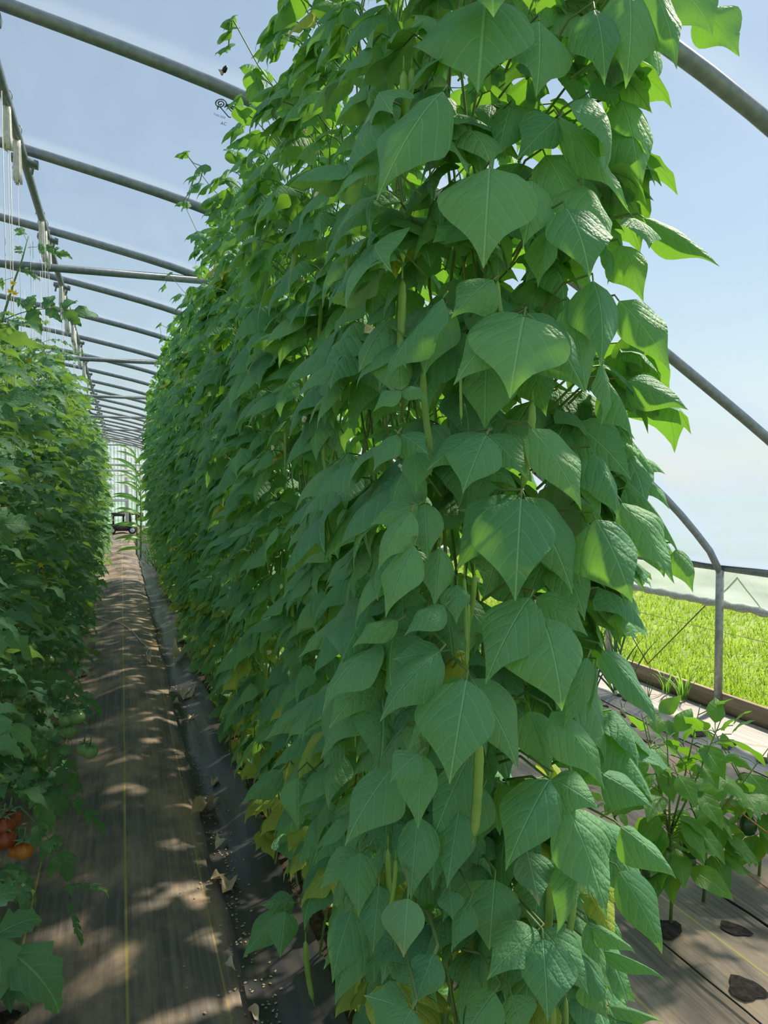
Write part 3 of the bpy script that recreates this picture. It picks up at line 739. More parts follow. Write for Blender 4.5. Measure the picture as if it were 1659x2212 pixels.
# hand-set leaves of the row's end: base pixel, tip pixel, width in pixels, depth offset, tip offset, tilt (to the side), kind
HERO = [
 (1058,362,1044,581,178,0,-.02,0,'g'),(1149,390,1129,535,95,.02,-.01,.3,'g'),(1050,-5,1032,202,190,.03,-.02,0,'g'),(1060,-85,1066,38,150,-.03,-.03,0,'g'),
 (1164,45,1158,211,110,.05,0,.3,'g'),(957,197,813,434,125,.02,-.02,-.2,'g'),(831,226,743,420,65,0,0,-.5,'g'),(1103,231,1074,350,62,.10,0,0,'g'),
 (1204,257,1115,347,80,.06,0,.1,'g'),(1178,335,1245,492,105,.07,0,.2,'g'),(1222,449,1274,602,118,-.03,-.02,.3,'g'),(1181,498,1162,622,62,.06,0,0,'g'),
 (1281,606,1298,793,100,.0,-.02,.3,'g'),(1511,20,1598,123,95,.08,0,.3,'g'),(1400,-40,1462,151,92,.0,0,.3,'g'),(1404,64,1395,216,54,.12,0,.1,'g'),
 (1357,-20,1351,193,118,.02,0,.2,'g'),(1284,20,1306,185,85,.02,0,.2,'g'),(1466,-20,1540,80,95,.05,0,.4,'g'),(1292,165,1330,235,66,.14,0,.1,'g'),
 (1340,216,1383,426,112,.12,0,.2,'g'),(1276,211,1306,375,45,.0,-.02,1.2,'g'),(1206,250,1362,462,74,.03,0,.3,'g'),(1257,400,1312,532,72,.03,-.02,.8,'g'),
 (1390,470,1556,577,62,.06,0,.2,'g'),(1366,470,1402,538,50,.05,-.02,.7,'g'),(1340,530,1390,653,80,.12,0,.2,'g'),(1309,536,1312,616,28,.12,0,.6,'g'),
 (1337,650,1447,802,100,.06,0,.3,'g'),(1350,724,1388,795,66,.12,0,.2,'g'),(1354,823,1487,886,78,.05,0,.2,'g'),(1228,660,1266,851,90,.02,-.01,.4,'g'),
 (1284,765,1312,880,66,.16,0,.2,'g'),(1315,825,1367,970,26,.02,-.02,1.1,'g'),(1334,832,1375,900,46,.12,0,.2,'g'),(1301,788,1295,925,24,.01,0,1.3,'g'),
 (1242,915,1364,1037,115,.12,0,.2,'g'),(1148,925,1256,1103,105,-.03,-.02,.3,'g'),(1280,979,1333,1124,66,.0,-.02,.7,'g'),(1285,1015,1284,1138,42,.01,0,.8,'g'),
 (1343,1086,1457,1262,100,-.02,-.02,.4,'g'),(1287,1122,1366,1304,145,-.04,-.02,.2,'g'),(1355,1040,1469,1202,55,.08,0,.7,'g'),(1394,1158,1435,1248,66,.10,0,.2,'g'),
 (1460,1186,1497,1281,48,.08,0,.3,'g'),
 (1132,684,1101,862,182,-.04,-.03,0,'g'),(1126,676,979,833,120,.0,-.01,-.3,'g'),(1138,676,1264,851,120,.0,-.01,.35,'g'),(1066,604,974,688,88,.02,0,-.1,'g'),
 (957,644,825,838,45,.02,0,-.9,'g'),(963,660,916,816,100,.05,0,-.2,'g'),(905,760,925,900,80,.12,0,0,'g'),(1050,780,1047,932,115,.08,0,0,'g'),(1150,790,1180,900,80,.12,0,.1,'g'),
 (864,843,806,890,34,-.02,0,-.3,'g'),(868,843,925,864,34,-.02,0,.2,'g'),
 (1051,940,999,1067,112,-.04,-.02,0,'g'),(1048,935,921,1017,80,.0,0,-.2,'g'),(1056,938,1140,1034,84,.0,0,.3,'g'),(858,938,806,1020,50,-.01,-.01,-.2,'g'),
 (866,938,925,981,66,.0,0,.1,'g'),(894,977,899,1067,64,.04,0,0,'g'),
 (1126,1076,1113,1300,174,-.05,-.03,0,'g'),(1120,1070,985,1233,128,.02,0,-.25,'g'),(1134,1073,1237,1285,118,.0,0,.3,'g'),(917,1087,925,1211,90,.02,-.01,0,'g'),
 (888,1104,816,1233,66,.0,-.01,-.4,'g'),(903,1089,800,1133,74,.06,0,-.2,'g'),
 (894,1178,833,1335,90,.0,-.01,-.3,'g'),(950,1182,938,1313,72,.0,-.01,0,'g'),(960,1308,872,1375,52,-.03,-.02,-.3,'g'),(988,1263,986,1347,58,-.02,-.01,0,'g'),
 (1145,1290,1048,1479,130,-.02,-.02,-.15,'g'),(1158,1290,1270,1374,80,.03,0,.3,'g'),(1171,1333,1214,1537,172,-.05,-.03,.2,'g'),(950,1407,820,1560,92,-.01,-.01,-.35,'g'),
 (954,1407,847,1425,80,.03,0,-.1,'g'),(1008,1468,971,1695,178,-.06,-.03,0,'g'),(1000,1463,881,1622,98,.0,0,-.3,'g'),(1018,1466,1118,1663,116,-.01,0,.3,'g'),
 (911,1629,903,1792,90,-.01,-.02,0,'g'),(905,1629,842,1690,76,.02,0,-.3,'g'),(845,1662,745,1828,112,-.03,-.02,-.25,'g'),(1187,1684,1092,1882,135,-.03,-.02,-.1,'g'),
 (1190,1684,1293,1748,100,-.02,-.01,.4,'g'),(1225,1743,1311,1984,138,-.05,-.03,.4,'g'),(1341,1786,1461,1899,66,.0,-.01,.5,'g'),(1302,1672,1413,1747,76,.02,0,.5,'g'),
 (1338,1882,1430,2062,84,.10,0,.2,'g'),(1192,1535,1306,1707,80,.0,-.02,.6,'g'),(1303,1404,1421,1580,64,-.02,-.01,.6,'g'),(1270,1420,1214,1579,64,.0,0,.4,'g'),
 (1286,1438,1267,1545,28,.08,0,.6,'g'),(1145,1536,1185,1680,90,.05,0,.2,'g'),(1007,1646,935,1814,110,.04,0,-.1,'g'),(1044,1701,990,1840,110,.07,0,0,'g'),
 (991,1752,966,1919,92,.02,-.01,0,'g'),(903,1763,887,1944,92,.03,-.01,0,'g'),(781,1841,690,1922,72,.0,-.01,-.3,'g'),(778,1841,775,1982,80,-.01,-.01,-.1,'g'),
 (643,1680,643,1792,66,.0,-.01,0,'g'),(610,1664,521,1736,52,.0,-.01,-.4,'g'),(608,1972,525,2070,66,.0,-.01,-.2,'g'),(615,1969,605,2069,66,.0,-.01,0,'g'),
 (637,1950,565,1956,60,.02,0,-.2,'g'),(759,1967,718,2124,84,.0,-.01,-.2,'g'),(881,1940,872,2069,96,.02,-.01,0,'b'),(818,1912,806,2057,80,.05,0,0,'g'),
 (884,2182,785,2150,96,.0,0,-.2,'g'),(890,2180,850,2260,90,.0,0,0,'g'),(937,2060,890,2176,80,.0,-.01,-.1,'g'),(778,2014,724,2172,66,.03,0,-.2,'g'),
 (1162,2009,1051,2118,104,-.01,-.02,-.25,'g'),(1172,2009,1271,2148,100,-.01,-.01,.3,'g'),(1173,2028,1183,2208,124,-.05,-.03,.05,'g'),(1069,1900,1057,2053,140,.06,0,0,'g'),
 (1170,1900,1150,2010,110,.07,0,.1,'g'),(1138,1838,1165,1958,90,.01,-.02,.1,'b'),(1253,1848,1201,2018,64,-.03,-.01,.5,'g'),(1069,2142,1000,2245,92,.02,0,-.2,'g'),
 (1105,2150,1130,2238,92,.02,0,.1,'g'),(939,2063,900,2160,72,.0,-.01,-.1,'g'),(972,1925,978,1988,60,.02,0,0,'g'),(1014,1949,975,2060,48,.02,0,-.4,'g'),
 (1280,2000,1373,2060,34,.0,0,.8,'g'),(1302,2054,1443,2122,28,.0,0,.9,'g'),(1269,1992,1308,2115,50,.02,0,.5,'g'),(1272,2112,1311,2205,56,.02,0,.5,'g'),
 (1316,2173,1435,2208,34,.0,0,.8,'g'),(1330,2203,1400,2250,46,.0,0,.5,'g'),(1250,2060,1310,2190,40,.0,0,.6,'g'),
 (735,1600,700,1660,50,.0,0,-.2,'g'),(700,1500,570,1600,60,0,0,-.5,'g'),(735,1490,705,1640,66,.02,0,-.2,'g'),(860,1340,760,1400,60,.04,0,-.4,'g'),
 (795,1320,735,1440,74,.0,0,-.2,'g'),(770,1320,645,1420,60,.0,0,-.5,'g'),
]
for q, (bx_, by_, tx_, ty_, wpx, dz, dt, tilt, kind) in enumerate(HERO):
    mx_ = (bx_ + tx_) / 2
    X = (mx_ - FW / 2) / F
    if mx_ < 880: dep = 0.345 / (0.947 * X + 0.322)
    else: dep = 1.0 / (0.947 - 0.322 * X)
    if mx_ >= 780 and mx_ < 980: dep = min(dep, 1.16)
    dep += dz
    B = np.array(at(bx_, by_, dep + 0.02)); T_ = np.array(at(tx_, ty_, dep + dt))
    ax = T_ - B; Ln = np.linalg.norm(ax)
    toc = n_(np.array(CAM_LOC) - (B + T_) / 2)
    rgt = np.array(CR @ Vector((1, 0, 0)))
    nor = n_(toc + np.array([0, 0, 0.30]) + rgt * tilt)
    wid = wpx * dep / F / max(0.35, abs(np.dot(n_(nor - ax / Ln * np.dot(nor, ax / Ln)), toc)))
    ws = min(1.25, wid / (0.88 * Ln))
    M = frame(B, ax, nor, Ln, ws, 1.0)
    k = min(range(4), key=lambda j: abs(PLANT_Y[j] - (B[1] + T_[1]) / 2))
    pl = plants[k]; pl['hero'].append((M, kind))
    if abs(bx_ - tx_) < 1e9:
        root = np.array([B[0] * 0.75 + BEAN_X * 0.25, max(B[1], Y0) + 0.10, B[2] - 0.03])
        back = B - ax / Ln * 0.012
        pl['stems'].tube([root, (root + back) / 2 + np.array([0, 0, 0.02]), back, B], [0.0026, 0.0022, 0.0018, 0.0014], 5, cap=False)

# turn the gathered leaves into objects (largest in view) and a remainder
def budget(i): return 270 if i < 8 else (150 if i < 14 else (70 if i < 20 else 30))
n_leaf_obj = 0
for i, pl in enumerate(plants):
    o, org = pl['o'], pl['org']
    for q, (M, kind) in enumerate(pl['hero']):
        pool = {'g': ME_BEAN_HI, 'y': ME_BEANY_HI, 'b': ME_BEANB_HI}[kind]
        link('leaf', pool[(q * 5 + i) % len(pool)], o, to_mat(M, org)); n_leaf_obj += 1
    lv = sorted(pl['obj'], key=lambda a: -a[0])
    nb_ = max(0, budget(i) - len(pl['hero']))
    hi = i < 3
    for q, (s_, M, yel) in enumerate(lv[:nb_]):
        pool = (ME_BEANY_HI if hi else ME_BEANY_MD) if yel else (ME_BEAN_HI if hi else ME_BEAN_MD)
        link('leaf', pool[rng.integers(len(pool))], o, to_mat(M, org)); n_leaf_obj += 1
    tpl = BEAN_MD if i < 9 else BEAN_LO
    for yel, mat in ((False, M_BEAN), (True, M_BEANY)):
        rest = [M for s_, M, yl_ in lv[nb_:] if yl_ == yel]
        if not rest: continue
        R_ = np.array(rest); R_[:, :, 3] -= org
        which = rng.integers(len(tpl), size=len(R_)); g = Geo()
        for w_, (v, f, uv) in enumerate(tpl):
            sel = R_[which == w_]
            g.addmany(v, f, sel, uv, rng.random(len(sel)))
        ob = link('yellowed_foliage' if yel else 'inner_foliage', g.mesh('foliage', mat), o); ob['kind'] = 'stuff'
    pl['stems'].v = [v - org for v in pl['stems'].v]
    link('vine_stem', pl['stems'].mesh('vine_stem', M_STEM), o)

# pods and flowers
def pod_mesh(length=0.13, bend=0.2, flat=0.55):
    g = Geo(); n = 16; t = np.linspace(0, 1, n)
    r = 0.0062 * np.minimum(1, np.minimum(t / 0.10, (1 - t) / 0.14)) ** 0.6 * (1 + 0.07 * np.sin(t * 38)) + 0.0006
    P = [(bend * length * (a ** 2), 0, -length * a) for a in t]
    g.tube(P, r, 8)
    v = np.concatenate(g.v); v[:, 1] *= flat; g.v = [v]
    g.tube([(0, 0, 0.0), (0, 0, 0.02)], [0.002, 0.0012], 5)
    g.tube([(P[-1][0], 0, P[-1][2]), (P[-1][0] + 0.004, 0, P[-1][2] - 0.014)], [0.0012, 0.0004], 4)
    return g.mesh('pod', M_POD)
ME_POD = [pod_mesh(0.135, 0.05), pod_mesh(0.11, 0.22), pod_mesh(0.15, 0.12)]
def flower_mesh():
    g = Geo()
    for a, tl_, s in ((0.0, 0.5, 1.0), (2.2, 0.4, 0.8), (-2.2, 0.4, 0.8), (3.14, 0.9, 0.6)):
        v, f, uv = leaf_tpl(4, 4, W=BEAN_W * 1.25, droop=-0.9, fold=0.35, seed=3)
        R = np.array((Matrix.Rotation(a, 3, 'Z') @ Matrix.Rotation(tl_, 3, 'X')))
        g.add((v * 0.013 * s) @ R.T, f, uv)
    v, f = sphere(0.003, 0.003, 0.004, 6, 4); g.add(v, f)
    return g.mesh('flower', M_PETAL)
ME_FLOWER = flower_mesh()
PODS = [(1035,1600,-.02,0,.135),(1003,1245,.0,1,.11),(1025,1240,.0,1,.10),(1150,865,.05,2,.12),(995,800,.02,0,.07),(1075,605,.04,1,.09),(838,1830,.05,2,.12),(855,1855,.06,1,.09),
        (1012,1300,.0,0,.09),(872,150,.10,2,.13),(890,145,.11,1,.11),(660,2030,.05,2,.12),(1190,1850,.06,0,.14),(1222,2150,-.02,2,.12),(1240,1920,.03,1,.13),(1195,2170,.02,0,.1)]
for (a, b, dz, k, ln) in PODS:
    X = (a - FW / 2) / F
    dep = (0.37 / (0.947 * X + 0.322) if a < 880 else 1.0 / (0.947 - 0.322 * X)) + dz
    p = np.array(at(a, b, dep)); j = min(range(4), key=lambda j: abs(PLANT_Y[j] - p[1])); pl = plants[j]
    link('pod', ME_POD[k], pl['o'], Matrix.Translation(Vector(p - pl['org'])) @ Matrix.Rotation(rng.random() * 6.28, 4, 'Z') @ Matrix.Scale(ln / 0.13, 4))
for i in range(0, 12):
    pl = plants[i]
    for _ in range(7):
        z = 0.9 + 1.75 * rng.random(); yy = PLANT_Y[i] + STEP * (rng.random() - .5)
        p = np.array([xl(z) + 0.05 + 0.06 * rng.random(), yy, z])
        if i == 0: p[1] = max(p[1], Y0 + 0.05)
        link('flower', ME_FLOWER, pl['o'], Matrix.Translation(Vector(p - pl['org'])) @ Euler((rng.random() * 3, rng.random() * 3, rng.random() * 6)).to_matrix().to_4x4())
    for _ in range(6):
        z = 0.5 + 1.7 * rng.random(); yy = PLANT_Y[i] + STEP * (rng.random() - .5)
        p = np.array([xl(z) + 0.07 + 0.05 * rng.random(), max(yy, Y0 + 0.05), z])
        link('pod', ME_POD[rng.integers(3)], pl['o'], Matrix.Translation(Vector(p - pl['org'])) @ Matrix.Rotation(rng.random() * 6.28, 4, 'Z') @ Matrix.Scale(0.8 + 0.3 * rng.random(), 4))

# ------------------------------------------------------------------ tomato row
TT = np.array([0, .08, .2, .32, .45, .6, .75, .9, 1.0]); TW = np.array([.05, .22, .30, .32, .29, .23, .16, .07, 0.0])
def tomato_leaf(seed, rows, cols, npair=3):
    r = np.random.default_rng(seed); g = Geo()
    n = 8; t = np.linspace(0, 1, n); bend = 0.5 + 0.5 * r.random()
    C = np.stack([0 * t, t * (1 - 0.18 * bend * t), 0.12 * np.sin(t * 2) - bend * 0.42 * t ** 2], 1)
    g.tube(C, np.linspace(0.011, 0.004, n), 4, cap=False)
    def leaflet(base, ang, size, drop):
        v, f, uv = leaf_tpl(rows, cols, TT, TW, droop=0.8 + 0.6 * r.random(), fold=-0.1 + 0.5 * r.random(), wave=0.05, seed=int(r.integers(99)), tooth=0.26 if rows > 5 else 0.1, twist=0.6 * (r.random() - .5))
        R = np.array(Matrix.Rotation(ang, 3, 'Z') @ Matrix.Rotation(-drop, 3, 'X') @ Matrix.Rotation(0.5 * (r.random() - .5), 3, 'Y'))
        g.add((v * size) @ R.T + base, f, uv)
    leaflet(C[-1], 0.15 * r.standard_normal(), 0.40 + 0.08 * r.random(), 0.5 + 0.4 * r.random())
    for k in range(npair):
        q = 0.36 + 0.52 * k / max(1, npair - 1)
        b = np.array([0, np.interp(q, t, C[:, 1]), np.interp(q, t, C[:, 2])])
        for s in (-1, 1):
            leaflet(b, s * (1.15 - 0.15 * k + 0.2 * r.standard_normal()), 0.26 + 0.10 * r.random(), 0.2 + 0.5 * r.random())
            if rows > 5 and k < npair - 1:
                b2 = b + np.array([0, 0.09, -0.01]); leaflet(b2, s * (1.2 + 0.3 * r.standard_normal()), 0.09 + 0.04 * r.random(), 0.3)
    fs = [np.concatenate(x) for x in g.f.values()]
    return np.concatenate(g.v), fs[0], np.concatenate(g.uv)
TOM_HI = [tomato_leaf(40 + i, 9, 4) for i in range(6)]
TOM_LO = [tomato_leaf(60 + i, 4, 2) for i in range(4)]
ME_TOM = [mesh_np('leaf', v, f, M_TOM, uv) for v, f, uv in TOM_HI]
def fruit(name, r, mat):
    g = Geo(); v, f = sphere(r, r, r * 0.9, 14, 9, 0.03, 5); g.add(v, f)
    return g.mesh(name, mat)
ME_TG = fruit('tomato', 0.024, M_TGREEN); ME_TR = fruit('tomato', 0.026, M_TRED); ME_TO = fruit('tomato', 0.020, M_TORANGE)
def calyx():
    g = Geo()
    for k in range(5):
        v, f, uv = leaf_tpl(3, 2, W=BEAN_W * 0.4, droop=0.6, seed=k)
        R = np.array(Matrix.Rotation(k * 1.2566, 3, 'Z')); g.add((v * 0.03) @ R.T + np.array([0, 0, 0.001]), f, uv)
    g.tube([(0, 0, 0), (0.004, 0, 0.03)], 0.002, 5)
    return g.mesh('calyx', M_TSTEM)
ME_CALYX = calyx()
def tflower():
    g = Geo()
    for k in range(6):
        v, f, uv = leaf_tpl(3, 2, W=BEAN_W * 0.5, droop=-0.5, seed=k)
        R = np.array(Matrix.Rotation(k * 1.047, 3, 'Z') @ Matrix.Rotation(0.35, 3, 'X')); g.add((v * 0.016) @ R.T, f, uv)
    g.tube([(0, 0, 0), (0, 0, 0.008)], [0.003, 0.001], 5)
    return g.mesh('flower', M_TFLOWER)
ME_TFL = tflower()
TOM_X = -0.50
TOM_Y = [1.75 + 0.5 * i for i in range(40)]
for i, y in enumerate(TOM_Y):
    near = i < 12
    lab = 'staked tomato plant with serrated leaves, at the front of its row' if i == 0 else 'tall tomato plant strung up in the long row opposite the beans'
    xp = TOM_X + 0.04 * math.sin(i * 2.4)
    org = np.array([xp, y, 0.0])
    o = thing('tomato_plant', tuple(org), lab, 'tomato plant', None if i == 0 else 'tomato plants along the row')
    top = 1.95 if i < 3 else (2.05 if i < 6 else 2.25 if i < 9 else 2.62 + 0.12 * math.sin(i * 1.7))
    if i == 3: top = 2.1
    st = Geo(); loose = []
    for s in range(3 if near else 2):
        x0 = -0.03 if s == 0 else -0.12 - 0.3 * rng.random(); y0 = 0.2 * (rng.random() - .5) if s else 0.0
        ph0 = rng.random() * 6
        zz = np.linspace(0.0, top - 0.15 * rng.random(), 14)
        st.tube([(x0 + 0.03 * math.sin(z * 3 + ph0), y0 + 0.04 * math.sin(z * 2.3 + ph0), z) for z in zz], np.linspace(0.011, 0.004, 14), 6)
    nlv = 96 if near else 76
    for q in range(nlv):
        z = (0.22 if i else 0.1) + (top - 0.15) * (q / nlv) + 0.06 * rng.standard_normal()
        z = min(max(z, 0.16), top)
        th = rng.random() * 6.28
        if q % 2 == 0: th = rng.normal(-0.3, 0.75)               # toward the path
        base = np.array([-0.05 - (0.45 * rng.random() if q % 3 else 0.0), 0.25 * (rng.random() - .5), z])
        d = np.array([math.cos(th), math.sin(th), 0.15 + 0.35 * rng.random() - (0.5 if z < 0.6 else 0)])
        size = (0.24 + 0.10 * rng.random()) * float(np.interp(z, [0, 1.8, 2.7], [1, 1, 0.6]))
        reach = base[0] + d[0] * size
        if i < 4: size *= 0.85
        nor = n_(np.array([0.25 * math.cos(th), 0.25 * math.sin(th) - 0.1, 1.0]) + 0.3 * rng.standard_normal(3))
        loose.append((d[0] - 0.4 * d[1] + 0.4 * rng.random(), frame(base, d, nor, size, 1.0, 1.0)))
    loose.sort(key=lambda a: -a[0])
    nob = 72 if i < 6 else (30 if i < 12 else 10)
    for s_, M in loose[:nob]:
        link('leaf', ME_TOM[rng.integers(len(ME_TOM))], o, to_mat(M, (0, 0, 0)))
    g = Geo(); tpl = TOM_HI if i < 3 else TOM_LO
    R_ = np.array([M for s_, M in loose[nob:]]); which = rng.integers(len(tpl), size=len(R_))
    for w_, (v, f, uv) in enumerate(tpl):
        sel = R_[which == w_]
        g.addmany(v, f, sel, uv, rng.random(len(sel)))
    ob = link('inner_foliage', g.mesh('foliage', M_TOM), o); ob['kind'] = 'stuff'
    link('stem', st.mesh('stem', M_TSTEM), o)
    if near:
        for q in range(5):
            z = 0.35 + (top - 0.6) * rng.random(); p = Vector((0.02 + 0.14 * rng.random(), 0.25 * (rng.random() - .5), z))
            for k in range(3):
                t_ = link('tomato', ME_TG, o, Matrix.Translation(p + Vector((0.03 * k * math.cos(k * 2), 0.025 * math.sin(k * 2), -0.035 * k))) @ Matrix.Scale(0.7 + 0.5 * rng.random(), 4))
                link('calyx', ME_CALYX, t_, Matrix.Translation((0, 0, 0.021)))
        for q in range(5):
            p = Vector((0.02 + 0.16 * rng.random(), 0.3 * (rng.random() - .5), 0.9 + (top - 1.0) * rng.random()))
            link('flower', ME_TFL, o, Matrix.Translation(p) @ Euler((2 + rng.random(), rng.random(), 0)).to_matrix().to_4x4())
    if i == 0:
        FR0 = (o, org)
    if i == 3:
        SH = (o, org)
o, org = FR0
for (a, b, me, dep) in ((8, 1785, ME_TR, 1.75), (22, 1770, ME_TR, 1.78), (10, 1812, ME_TR, 1.74), (52, 1838, ME_TO, 1.72), (38, 1836, ME_TO, 1.76), (142, 1556, ME_TG, 2.6), (168, 1550, ME_TG, 2.55), (150, 1580, ME_TG, 2.6), (182, 1618, ME_TG, 2.5), (195, 1624, ME_TG, 2.5)):
    p = at(a, b, dep)
    t_ = link('tomato', me, o, Matrix.Translation(p - Vector(org)))
    link('calyx', ME_CALYX, t_, Matrix.Translation((0, 0, 0.022)))
# single leaves that reach into the path near the camera: base px, tip px, depth, size
def tom_leaf_at(o, org, b, t_, dep, dt, w=1.0, up=0.9, kind=0, grow=0.86):
    B = np.array(at(*b, dep)); T_ = np.array(at(*t_, dep + dt)); ax = T_ - B; Ln = np.linalg.norm(ax)
    toc = n_(np.array(CAM_LOC) - B)
    link('leaf', ME_TOM[kind % len(ME_TOM)], o, to_mat(frame(B, ax, n_(toc * 0.5 + np.array([0, 0, up])), Ln * grow, w), org))
for k, a in enumerate([((-300, 1840), (170, 2060), 1.15, .05, .95, .5), ((-220, 1230), (55, 1285), 1.1, 0, .5, .9), ((-260, 1290), (92, 1345), 1.3, .1, .8, .4), ((-240, 1440), (118, 1545), 1.2, .05, .7, .7),
                       ((-200, 1570), (30, 1580), 1.2, 0, .8, .6), ((100, 1930), (245, 1890), 1.75, .1, .35, .8), ((130, 1920), (190, 2040), 1.75, 0, .3, .3), ((20, 1880), (80, 1960), 1.5, 0, .8, .4),
                       ((90, 1700), (240, 1760), 2.4, 0, .6, .6), ((60, 1560), (190, 1690), 2.5, 0, .8, .6), ((40, 1740), (170, 1890), 2.2, 0, .8, .4), ((80, 1470), (220, 1500), 2.9, 0, .7, .7), ((10, 1650), (130, 1760), 2.1, 0, .8, .5)]):
    tom_leaf_at(o, org, a[0], a[1], a[2], a[3], a[4], a[5], k)
# tall loose shoot above the third plant
o, org = SH
sh = Geo(); P = [on_y(a, b, 3.25) for a, b in ((-10, 760), (5, 690), (30, 610), (48, 560), (62, 510))]
sh.tube([Vector(p) - Vector(org) for p in P], [0.006, 0.005, 0.004, 0.003, 0.002], 6); link('shoot', sh.mesh('shoot', M_TSTEM), o)
for k, (a, b) in enumerate([((60, 535), (118, 535)), ((58, 520), (40, 488)), ((50, 560), (40, 530)), ((10, 690), (135, 655)), ((20, 640), (60, 660)), ((5, 700), (40, 770)), ((28, 600), (-20, 620)), ((40, 580), (75, 590))]):
    tom_leaf_at(o, org, a, b, 2.95, 0.02, 0.9, 0.35, k, 1.25)
for a, b in ((28, 612), (22, 630), (32, 634)):
    link('flower', ME_TFL, o, Matrix.Translation(on_y(a, b, 3.2) - Vector(org)) @ Euler((1.2, 0.3, 0)).to_matrix().to_4x4())

# ------------------------------------------------------------------ twine bundles on hooks along the purlin
def bundle_mesh():
    g = Geo(); r = np.random.default_rng(4)
    for k in range(14):
        a = k / 14 * 6.28; rr = 0.012 + 0.004 * r.random(); sp = 1 + 0.5 * r.random()
        z = np.linspace(-0.03, -0.20 - 0.03 * r.random(), 6)
        g.tube([(rr * math.cos(a) * (0.7 + 0.3 * sp * q), rr * math.sin(a) * (0.7 + 0.3 * sp * q), zz_) for q, zz_ in zip(np.linspace(0, 1, 6), z)], 0.0045, 5)
    g.tube([(0.014, 0, -0.05), (0, 0.014, -0.052), (-0.014, 0, -0.05), (0, -0.014, -0.052), (0.014, 0, -0.05)], 0.004, 5)
    return g.mesh('twine_bundle', M_TWINE)
ME_BUNDLE = bundle_mesh()
g = Geo(); g.tube([(0, 0, -0.20), (0.012, 0, -0.05), (0.018, 0, 0.0)] + [(0.0 + 0.028 * math.cos(a) - 0.008, 0, 0.012 + 0.028 * math.sin(a)) for a in np.linspace(0, 3.3, 8)], 0.0022, 5)
ME_HOOK = g.mesh('hook', M_WIRE)
g = Geo(); g.tube([(0, 0, -0.19), (0.004, 0.002, -0.8), (0.0, 0, -1.5)], 0.0012, 4); ME_STR = g.mesh('hanging_string', M_TWINE)
for k, y in enumerate([3.48, 3.80, 4.90, 5.08, 5.26, 5.36, 6.42, 6.56, 6.74, 7.12, 7.92, 8.06, 8.22, 9.0, 9.2, 10.2]):
    where = ('one of the pair hung clear of any cross tie' if y < 4.5 else 'one of four bunched at a cross tie' if y < 5.6 else 'one of three bunched beside the lone one'
             if y < 7 else 'hanging alone between two bunches' if y < 7.5 else 'one of the far ones over the tall tomatoes')
    t_ = thing('twine_hook', (PUR[0] + 0.0, y, PUR[1] + 0.0), 'white twine hook on the purlin, ' + where, 'twine hook', 'twine hooks along the purlin')
    t_.rotation_euler = (0, 0, 0.5 * rng.standard_normal())
    link('hook', ME_HOOK, t_); link('twine_bundle', ME_BUNDLE, t_, Matrix.Scale(0.85 + 0.3 * rng.random(), 4)); link('hanging_string', ME_STR, t_)
for k, (a, b) in enumerate([(10, 3.3), (26, 3.5), (66, 5.2), (72, 5.3), (87, 5.6), (28, 6.4), (52, 6.8), (64, 7.0), (85, 7.3), (102, 7.6), (118, 7.9), (135, 8.2)]):
    d = ray(a, 600); x = d.x / d.y * b; zt = float(np.interp(x, PROF[:, 0], PROF[:, 1])) - 0.1
    g = Geo(); g.tube([(x, b, zt), (x + 0.005, b, 2.2), (x, b, 1.5)], 0.0016, 4)
    tag(g.obj('support_string', M_TWINE), 'thin white support string hanging straight down over the tomato row', 'string', 'support strings over the tomatoes')

# ------------------------------------------------------------------ pepper bed, onions, holes
hole_v = None
def hole(px, py, rpx, soil=True):
    p = on_ground(px, py, 0.02); d = (p - CAM_LOC).length; r = rpx * d / F
    n = 16; V = [(0, 0, 0.0005)]
    for k in range(n):
        a = 6.2832 * k / n; rr = r * (1 + 0.14 * math.sin(3 * a + px) + 0.08 * math.sin(5 * a))
        V.append((rr * math.cos(a), rr * math.sin(a), 0.0))
    for k in range(n):
        a = 6.2832 * k / n; rr = 0.55 * r; V.append((rr * math.cos(a), rr * math.sin(a), 0.0015 * math.sin(4 * a + px)))
    Fs = [(0, 1 + n + k, 1 + n + (k + 1) % n) for k in range(n)]
    Fq = [(1 + n + k, 1 + k, 1 + (k + 1) % n, 1 + n + (k + 1) % n) for k in range(n)]
    lift = 0.006 + (0.010 if p.x > 3.05 else 0.0) + (0.005 if p.x > 0.9 else 0.0)
    V = [(x_, y_, z_ + float(hz(p.x + x_, p.y + y_)) + lift) for x_, y_, z_ in V]
    me = mesh_np('planting_hole', np.array(V), [np.array(Fs), np.array(Fq)], M_HOLE)
    link('planting_hole', me, FLOOR, Matrix.Translation((p.x, p.y, 0)))
for a in [(1440, 2026, 28, 0), (1587, 1998, 26, 1), (1612, 2153, 30, 1), (1287, 1541, 11, 0), (1304, 1527, 9, 0), (1341, 1545, 10, 0), (1326, 1560, 12, 1), (1374, 1562, 12, 0), (1361, 1578, 7, 0),
          (1402, 1603, 13, 0), (1469, 1565, 12, 0), (1506, 1593, 15, 1), (1511, 1634, 12, 0), (1577, 1610, 13, 1), (1569, 1620, 9, 0), (1650, 1646, 14, 0), (1342, 1511, 9, 0), (1353, 1520, 9, 0),
          (175, 1440, 8, 0), (190, 1402, 8, 0), (188, 1362, 8, 0), (195, 1350, 8, 0), (197, 1318, 7, 0), (205, 1286, 6, 0), (178, 1455, 9, 0), (140, 1530, 10, 0), (12, 2190, 22, 0)]:
    hole(*a)

